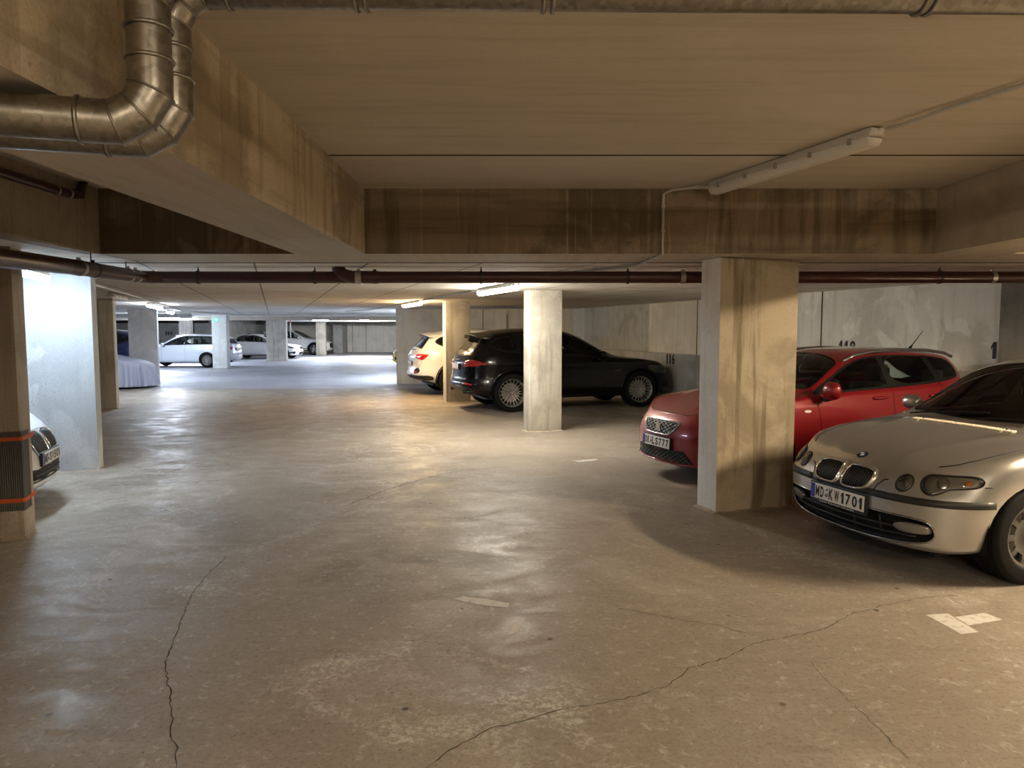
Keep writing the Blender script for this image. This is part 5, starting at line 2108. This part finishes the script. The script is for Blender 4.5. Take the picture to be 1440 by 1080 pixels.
for A, B in zip(rings, rings[1:]):
    for i in range(nu):
        bm.faces.new((A[i], A[(i + 1) % nu], B[(i + 1) % nu], B[i]))
bmesh.ops.remove_doubles(bm, verts=bm.verts[:], dist=.0005)
fixn(bm)
obj('fabric_cover', bm, 'cover_cloth', cov)
bm = bmesh.new()
box(bm, (-4.1, -.7, .2), (-.3, .7, .55), .1)
fixn(bm)
obj('car_body', bm, 'satin_black', cov)
for x in (-.85, -3.45):
    for s in (1, -1):
        wheel(cov, (x, s * .72, .315), s, .315, .2, .2, 'five')


# ------------------------------------------------------------------ ventilation ducts
def ring_at(bm, p, d, Rr, rr, seg=28):
    b2 = bmesh.new()
    torus(b2, Rr, rr, 'X', (0, 0, 0), seg, 8)
    q = Vector((1, 0, 0)).rotation_difference(Vector(d))
    b2.transform(Matrix.Translation(p) @ q.to_matrix().to_4x4())
    me = bpy.data.meshes.new('tmp')
    b2.to_mesh(me)
    b2.free()
    bm.from_mesh(me)
    bpy.data.meshes.remove(me)


def duct(label, X, Y, ztop, zlow, r, x_end, collars):
    o = thing('ventilation_duct', label, 'duct', (0, 0, 0), group='galvanised ducts')
    cr = .125
    ldir = Vector((-VX, -VY, 0))

    def run(a, b2, name='duct_run'):
        bm = bmesh.new()
        tube(bm, [a, b2], r, 36)
        fixn(bm)
        obj(name, bm, 'galvanised', o, sharp=R(40))

    def ring(p, d, rr=.0045, Rr=None):
        bm = bmesh.new()
        ring_at(bm, p, d, Rr or r + .002, rr)
        fixn(bm)
        obj('joint_ring', bm, 'galvanised', o)

    def elbow(corner, d1, d2):
        """mitred bend: d1 = direction arriving, d2 = leaving"""
        a = corner - d1 * cr
        e = corner + d2 * cr
        C = corner - d1 * cr + d2 * cr
        pts = [a - d1 * .05, a]
        u, v = -d2, d1
        for ang in (15, 45, 75):
            k = cr / math.cos(R(15))
            pts.append(C + u * k * math.cos(R(ang)) + v * k * math.sin(R(ang)))
        pts += [e, e + d2 * .05]
        bm = bmesh.new()
        tube(bm, pts, r + .001, 36)
        fixn(bm)
        obj('elbow', bm, 'galvanised', o, sharp=R(18))
        for i in (2, 3, 4):
            dd = (pts[i + 1] - pts[i - 1]).normalized()
            ring(pts[i], dd, .0035, (r + .001) / math.cos(R(15)) * .995 + .001)
        ring(pts[0], d1, .006)
        ring(pts[-1], d2, .006)
        return a - d1 * .05, e + d2 * .05
    top = Vector((X, Y, ztop))
    bot = Vector((X, Y, zlow))
    dn = Vector((0, 0, -1))
    tdir = Vector((-1, -.015, 0)).normalized()
    start = top - tdir * (x_end - X)
    a, e = elbow(top, tdir, dn)
    a2, e2 = elbow(bot, dn, ldir)
    run(start, a)
    run(e, a2)
    end = bot + ldir * 3.2
    run(e2, end)
    for x in collars:
        p = start + (a - start) * ((x_end - x) / (x_end - a.x))
        ring(p, tdir, .007)
        ring(p + tdir * .028, tdir, .007)
    # hanger bands
    for f, par in ((.18, 1), (.55, 1)):
        p = e2 + (end - e2) * f
        for k in (0, .03):
            ring(p + ldir * k, ldir, .009)
        bm = bmesh.new()
        tube(bm, [p + Vector((0, 0, r)) + ldir * .015, Vector((p.x + ldir.x * .015, p.y + ldir.y * .015, ZL))], .004, 6)
        fixn(bm)
        obj('hanger_rod', bm, 'clamp_steel', o)
    for f in (.25, .7):
        p = start + (a - start) * f
        bm = bmesh.new()
        tube(bm, [p + Vector((0, 0, r)), Vector((p.x, p.y, ZH))], .004, 6)
        fixn(bm)
        obj('hanger_rod', bm, 'clamp_steel', o)
    return o


duct('front galvanised duct dropping past the left beam and turning under it', -.993, 2.01, 2.645, 2.212, .057, 5.0, (2.4,))
duct('rear galvanised duct dropping past the left beam, its run crossing the ceiling', -1.004, 2.160, 2.648, 2.212, .057, 5.0, (-.43, .12, 1.24))

# ------------------------------------------------------------------ drain pipe
dp = thing('drain_pipe', 'long dark red drain pipe slung below the ceiling', 'pipe', (0, 0, 0))
PY, PZ, PR = 7.32, 2.186, .060
path = [Vector((7.6, PY, PZ)), Vector((-3.55, PY, PZ)), Vector((-3.72, PY - .12, PZ - .003)), Vector((-3.36, 5.40, 2.13)), Vector((-2.97, 4.05, 2.065)), Vector((-2.66, 3.0, 2.02))]
bm = bmesh.new()
tube(bm, path[:2], PR, 24)
fixn(bm)
obj('pipe_run', bm, 'pipe_brown', dp, sharp=R(50))
bm = bmesh.new()
tube(bm, path[1:4], PR, 24)
fixn(bm)
obj('pipe_bend', bm, 'pipe_brown', dp, sharp=R(50))
bm = bmesh.new()
tube(bm, path[3:], PR, 24)
fixn(bm)
obj('pipe_run', bm, 'pipe_brown', dp, sharp=R(50))
bm = bmesh.new()
tube(bm, [(-1.78, PY + .02, ZL), (-1.77, PY, 2.265), (-1.72, PY - .015, 2.21), (-1.62, PY - .03, 2.186), (-1.45, PY - .01, 2.186), (-1.36, PY, PZ)], PR + .004, 20)
fixn(bm)
obj('branch_elbow', bm, 'pipe_brown', dp, sharp=R(60))


def band(p, d, w, mat, k=1.0):
    bm = bmesh.new()
    d = Vector(d).normalized()
    rr = PR + .005 * k
    b2 = bmesh.new()
    lathe(b2, [(PR - .002, -w / 2), (rr, -w / 2), (rr, w / 2), (PR - .002, w / 2)], 24, 'X')
    # bolt lug
    box(b2, (-w * .3, -.012, rr - .004), (w * .3, .012, rr + .016), .002)
    q = Vector((1, 0, 0)).rotation_difference(d)
    b2.transform(Matrix.Translation(p) @ q.to_matrix().to_4x4())
    fixn(b2)
    obj('pipe_coupling' if w > .03 else 'pipe_clamp', b2, mat, dp, sharp=R(40))
    bm.free()


leg = (path[3] - path[2]).normalized()
for x, w_, m_ in ((4.90, .045, 'clamp_steel'), (1.74, .05, 'clamp_steel'), (-1.40, .055, 'rubber_black'), (-3.66, .07, 'clamp_steel')):
    band(Vector((x, PY, PZ)), (1, 0, 0), w_, m_)
band(Vector((-1.56, PY - .02, 2.186)), (1, .05, 0), .06, 'clamp_steel', 1.8)
for f, w_, m_ in ((.10, .06, 'clamp_steel'), (.22, .045, 'clamp_steel'), (.70, .025, 'rubber_black'), (.86, .06, 'clamp_steel')):
    band(path[2] + (path[3] - path[2]) * f, leg, w_, m_)
for x in (6.2, 4.36, 2.8, 1.18, -.315, -2.01, -3.2):
    band(Vector((x, PY, PZ)), (1, 0, 0), .022, 'rubber_black', 1.6)
    bm = bmesh.new()
    tube(bm, [(x, PY, PZ + PR), (x, PY, ZL)], .005, 6)
    fixn(bm)
    obj('hanger_rod', bm, 'rubber_black', dp)
for f in (.25, .72):
    p = path[2] + (path[3] - path[2]) * f
    bm = bmesh.new()
    tube(bm, [p + Vector((0, 0, PR)), (p.x, p.y, ZL)], .005, 6)
    fixn(bm)
    obj('hanger_rod', bm, 'rubber_black', dp)
# thin pipe along the left recess
bm = bmesh.new()
tube(bm, [(-3.43, .5, 2.72), (-3.43, 5.62, 2.70), (-3.43, 5.75, 2.72), (-3.43, 5.80, ZH)], .032, 16)
fixn(bm)
o = obj('waste_pipe', bm, 'pipe_brown', None)
tag(o, 'thin dark red pipe high in the dark recess at the upper left', 'pipe')
for y in (5.45, 5.6):
    bm = bmesh.new()
    torus(bm, .034, .006, 'Y', (-3.43, y, 2.70), 18, 6, 1.6)
    fixn(bm)
    obj('pipe_clamp', bm, 'clamp_steel', o)
# pipes in the hall
for nm, lb, pts, r, mt in (
        ('ceiling_pipe', 'fat white pipe under the ceiling behind the bright pillar', [(-18, 26.5, 2.17), (-11.9, 26.5, 2.17)], .085, 'pipe_white'),
        ('ceiling_pipe', 'red pipe along the rear wall above the silver estate', [(-26, 43.3, 2.13), (-18.4, 43.3, 2.13)], .06, 'pipe_brown'),
        ('ceiling_pipe', 'pale pipe crossing the hall ceiling beyond the pillars', [(-12.4, 36.0, 2.215), (-3.0, 36.0, 2.215)], .045, 'pipe_white'),
        ('ceiling_pipe', 'second pale pipe deeper in the hall', [(-15, 45.0, 2.215), (-4.0, 45.0, 2.215)], .05, 'pipe_white')):
    bm = bmesh.new()
    tube(bm, pts, r, 14)
    fixn(bm)
    tag(obj(nm, bm, mt, None, sharp=R(50)), lb, 'pipe')
# red and white marker rod hanging in the hall
rod = thing('hanging_rod', 'hanging red and white rod before the far white cars', 'rod', (-11.65, 37.5, 0))
for z0, z1, m_ in ((2.29, 2.0, 'signal_red'), (2.0, 1.25, 'pipe_white')):
    bm = bmesh.new()
    tube(bm, [(0, 0, z0), (0, 0, z1)], .028, 10)
    fixn(bm)
    obj('rod_section', bm, m_, rod, sharp=R(50))


# ------------------------------------------------------------------ cables
def cable(label, pts, r, mat, clips=0.0, name='cable_conduit', clip_n=()):
    o = thing(name, label, 'cable', (0, 0, 0), group='cables under the ceilings')
    bm = bmesh.new()
    tube(bm, pts, r, 10)
    fixn(bm)
    obj('conduit', bm, mat, o, sharp=R(60))
    P = [Vector(p) for p in pts]
    if clips:
        bm = bmesh.new()
        for a, b2 in zip(P, P[1:]):
            L = (b2 - a).length
            k = int(L / clips)
            d = (b2 - a).normalized()
            for i in range(k):
                p = a + d * (clips * (i + .5))
                b3 = bmesh.new()
                box(b3, (-.012, -r - .006, -r - .002), (.012, r + .006, r + .004), .002)
                q = Vector((1, 0, 0)).rotation_difference(d)
                b3.transform(Matrix.Translation(p) @ q.to_matrix().to_4x4())
                fixn(b3)
                obj('clip', b3, mat, o, smooth=False)
        bm.free()
    return o


cz = ZH - .022
a_ = S(3.06, 2.2)
cable('pair of cables running along the ceiling beyond the unlit tube light', [(3.46, .75, cz), (2.62, 2.95, cz), (2.28, 3.85, cz), (2.19, 4.08, cz - .012), (2.155, 4.18, cz - .01)], .011, 'grey_paint_pipe', .62)
cable('thin cable on the ceiling dropping down the face of the cross beam', [(1.59, 5.83, cz), (1.33, 6.00, cz), (1.262, 6.03, cz - .03), (1.262, 6.035, 2.34), (1.262, 6.02, 2.285), (1.25, 6.2, 2.272), (1.2, 6.86, 2.272)], .011, 'grey_paint_pipe', .2)
pts = [(1.22, 6.88, ZL - .02)] + [(*S(3.03, t), ZL - .02) for t in (7.4, 8.95)]
cable('grey conduit between the cross beam and the lit tube light', pts, .014, 'grey_paint_pipe', .45)
cable('grey conduit between the two lit tube lights of the row', [(*S(3.06, 10.8), ZL - .02), (*S(2.98, 15.1), ZL - .02)], .014, 'grey_paint_pipe', .7)
cable('grey conduit running on from the warm tube light into the hall', [(*S(2.96, 17.05), ZL - .02), (*S(2.85, 21.8), ZL - .02), (-5.6, 24.0, ZL - .02)], .014, 'grey_paint_pipe', .8)
cable('pale conduit between the left pillars, joining the cool tube lights', [(*S(-2.30, 9.72), ZL - .02), (*S(-2.38, 13.6), ZL - .02), (*S(-2.42, 15.2), ZL - .02), (*S(-2.58, 18.4), ZL - .02), (*S(-2.64, 20.8), ZL - .02)], .016, 'pipe_white', .9)
cable('pale conduit running on over the silver estate', [(*S(-2.64, 20.85), ZL - .02), (*S(-2.72, 23.6), ZL - .02), (*S(-2.75, 26.0), ZL - .02), (-11.6, 30.0, ZL - .02), (-7.0, 30.0, ZL - .02), (-3.4, 30.0, ZL - .02)], .018, 'pipe_white', 1.5)
# junction box and conduit on the end wall
jb = thing('junction_box', 'small junction box with a vertical conduit on the end wall above the black SUV', 'box', (-.16, 21.85, 0))
bm = bmesh.new()
box(bm, (-.06, -.03, 2.12), (.06, .03, 2.24), .006)
fixn(bm)
obj('box_body', bm, 'white_plastic', jb, sharp=R(40))
bm = bmesh.new()
tube(bm, [(0, -.005, 2.12), (0, -.005, .5)], .022, 10)
fixn(bm)
obj('conduit', bm, 'grey_paint_pipe', jb, sharp=R(60))


# ------------------------------------------------------------------ signs and numbers
def number(body, label, s, t, z, size, xs=.62):
    me, wx = glyph_mesh(body, size * .72, .52 * xs / .8, .035, .17)
    x = Vector((-UX, -UY, 0))
    y = Vector((0, 0, 1))
    zz = x.cross(y)
    mt = Matrix((x, y, zz)).transposed().to_4x4()
    px, py = S(s, t)
    mt.translation = (px, py, z)
    me.transform(mt)
    o = link('bay_number', me, 'stencil_black', None, smooth=False)
    return tag(o, label, 'number', 'stencilled bay numbers')


number('116', 'black stencilled bay number 116 on the low wall', 8.496, 14.11, 1.00, .33, .80)
number('118', 'black stencilled bay number 118 on the wall over the red car', 8.716, 9.12, 1.37, .30, .85)
number('119', 'black bay number beginning with 1 beside the dark wall edge', 8.716, 6.53, 1.39, .30, .85)
number('114', 'black stencilled bay number 114 seen through the SUV window', 8.71, 19.75, 1.36, .30, .85)
me, wx = glyph_mesh('144', .25, .5, .035, .17)
mt = Matrix(((1, 0, 0), (0, 0, -1), (0, 1, 0))).to_4x4()
mt.translation = (-20.95, 43.494, 1.44)
me.transform(mt)
tag(link('bay_number', me, 'stencil_black', None, smooth=False), 'black stencilled bay number 144 on the far wall', 'number', 'stencilled bay numbers')

es = thing('exit_sign', 'small green exit sign on the pillar before the silver estate', 'sign', (-12.52, 30.19, 2.08))
bm = bmesh.new()
box(bm, (-.165, -.05, -.085), (.165, 0, .085), .006)
fixn(bm)
obj('sign_body', bm, 'sign_green', es, sharp=R(40))
bm = bmesh.new()
# running figure, door and arrow as flat shapes
def poly(pts, y=-.0515):
    a = [bm.verts.new((x, y, z)) for x, z in pts]
    b2 = [bm.verts.new((x, y - .002, z)) for x, z in pts]
    bm.faces.new(b2)
    for i in range(len(pts)):
        j = (i + 1) % len(pts)
        bm.faces.new((a[i], a[j], b2[j], b2[i]))
poly([(.02, -.065), (.075, -.065), (.075, .065), (.02, .065)])
poly([(-.02, .035), (.0, .05), (-.015, .065), (-.035, .05)])
poly([(-.055, .03), (-.02, .03), (-.01, -.005), (-.035, -.06), (-.05, -.055), (-.035, -.01), (-.08, -.03), (-.085, -.015), (-.05, .0)])
poly([(.095, -.012), (.125, -.012), (.125, -.03), (.15, 0), (.125, .03), (.125, .012), (.095, .012)])
fixn(bm)
obj('pictogram', bm, 'sign_white', es, smooth=False)
es.scale = (.74, .74, .84)

# ------------------------------------------------------------------ floor marks
FL = bpy.data.objects['floor']


def flat(name, pts, mat, z=.0015, parent=FL):
    bm = bmesh.new()
    bm.faces.new([bm.verts.new((x, y, z)) for x, y in pts])
    bmesh.ops.triangulate(bm, faces=bm.faces[:])
    fixn(bm)
    for f in bm.faces:
        if f.normal.z < 0:
            f.normal_flip()
    return obj(name, bm, mat, parent, smooth=False)


def worn():
    m, nt, out = newmat('worn_paint')
    b = nt.nodes.new('ShaderNodeBsdfPrincipled')
    setin(b, Roughness=.75)
    g = nt.nodes.new('ShaderNodeNewGeometry')
    n = noise(nt, g.outputs['Position'], 22, 6, .75, .5)
    c = mixrgb(nt, (.30, .265, .215), (.56, .54, .50), stepr(nt, n, .32, .50))
    nt.links.new(c, b.inputs['Base Color'])
    nt.links.new(b.outputs[0], out.inputs['Surface'])


worn()
flat('floor_marking', [(2.402, 4.013), (2.542, 4.034), (2.554, 3.779), (2.443, 3.752)], 'worn_paint')
flat('floor_marking', [(2.552, 3.982), (2.765, 4.044), (2.798, 3.942), (2.554, 3.864)], 'worn_paint', .0017)
flat('floor_marking', [(-.363, 4.265), (-.30, 4.30), (-.15, 4.255), (-.017, 4.19), (-.025, 4.12), (-.15, 4.15), (-.256, 4.19)], 'worn_paint')
flat('floor_marking', [(.746, 8.894), (1.115, 9.043), (1.05, 8.90), (.841, 8.80)], 'worn_paint')
flat('floor_marking', [(.02, 3.92), (.07, 3.93), (.03, 3.78), (-.03, 3.73)], 'worn_paint')


def crack(pts, w=.006, seed=1):
    rnd = random.Random(seed)
    d = []
    for a, b2 in zip(pts, pts[1:]):
        L = math.hypot(b2[0] - a[0], b2[1] - a[1])
        k = max(1, int(L / .03))
        for i in range(k):
            t = i / k
            d.append((a[0] + (b2[0] - a[0]) * t + rnd.uniform(-.008, .008), a[1] + (b2[1] - a[1]) * t + rnd.uniform(-.008, .008)))
    d.append(pts[-1])
    bm = bmesh.new()
    L_, R_ = [], []
    for i, p in enumerate(d):
        q0, q1 = d[max(0, i - 1)], d[min(len(d) - 1, i + 1)]
        t = Vector((q1[0] - q0[0], q1[1] - q0[1]))
        t.normalize()
        ww = w * rnd.uniform(.25, 1.0) * (.3 if i in (0, len(d) - 1) else 1) / 2
        L_.append(bm.verts.new((p[0] - t.y * ww, p[1] + t.x * ww, .0012)))
        R_.append(bm.verts.new((p[0] + t.y * ww, p[1] - t.x * ww, .0012)))
    for i in range(len(d) - 1):
        bm.faces.new((R_[i], R_[i + 1], L_[i + 1], L_[i]))
    obj('floor_crack', bm, 'crack_dark', FL, smooth=False)


crack([(-2.081, 5.093), (-2.068, 4.814), (-2.025, 4.409), (-1.921, 4.044), (-1.833, 3.77), (-1.761, 3.554), (-1.711, 3.398), (-1.631, 3.254), (-1.525, 3.06), (-1.449, 2.914), (-1.37, 2.756), (-1.31, 2.659), (-1.24, 2.5), (-1.2, 2.3)], .007, 2)
crack([(-.45, 2.45), (-.323, 2.577), (-.226, 2.707), (-.088, 2.833), (.06, 2.903), (.249, 2.994), (.476, 3.06), (.72, 3.187)], .007, 3)
crack([(.72, 3.187), (.869, 3.361), (1.077, 3.474), (1.276, 3.638), (1.497, 3.725), (1.729, 3.816), (1.996, 4.044), (2.272, 4.174), (2.553, 4.288), (2.765, 4.312)], .006, 4)
crack([(.592, 4.119), (.79, 4.044), (.973, 3.942), (1.154, 3.864), (1.311, 3.743)], .005, 5)
crack([(1.491, 3.436), (1.483, 3.254), (1.51, 3.03), (1.518, 2.859), (1.523, 2.756), (1.529, 2.613)], .004, 6)
crack([(-1.547, 6.621), (-1.318, 7.218), (-1.02, 7.74), (-.665, 8.214), (-.171, 8.473)], .012, 7)
crack([(-4.5, 7.4), (-4.1, 7.5), (-3.6, 7.62), (-3.2, 7.72)], .012, 8)


# ------------------------------------------------------------------ camera and light
cam = bpy.data.cameras.new('camera')
cam.sensor_width = 36
cam.lens = 36 * 1000 / 1440
cam.clip_start = .05
cam.clip_end = 200
co = bpy.data.objects.new('camera', cam)
COL.objects.link(co)
co.location = (0, 0, 1.65)
co.rotation_euler = (PI / 2 - math.atan(76 / 1000), 0, 0)
SC.camera = co
w = bpy.data.worlds.new('world')
SC.world = w
w.use_nodes = True
w.node_tree.nodes['Background'].inputs[0].default_value = (.03, .03, .03, 1)
SC.view_settings.view_transform = 'Standard'
SC.view_settings.look = 'None'
SC.view_settings.exposure = 1.58
SC.view_settings.gamma = 1
SC.cycles.use_denoising = True
SC.cycles.max_bounces = 8
SC.cycles.diffuse_bounces = 5
SC.cycles.glossy_bounces = 4
SC.cycles.transparent_max_bounces = 12
SC.cycles.caustics_reflective = False
SC.cycles.caustics_refractive = False
SC.cycles.sample_clamp_indirect = 6
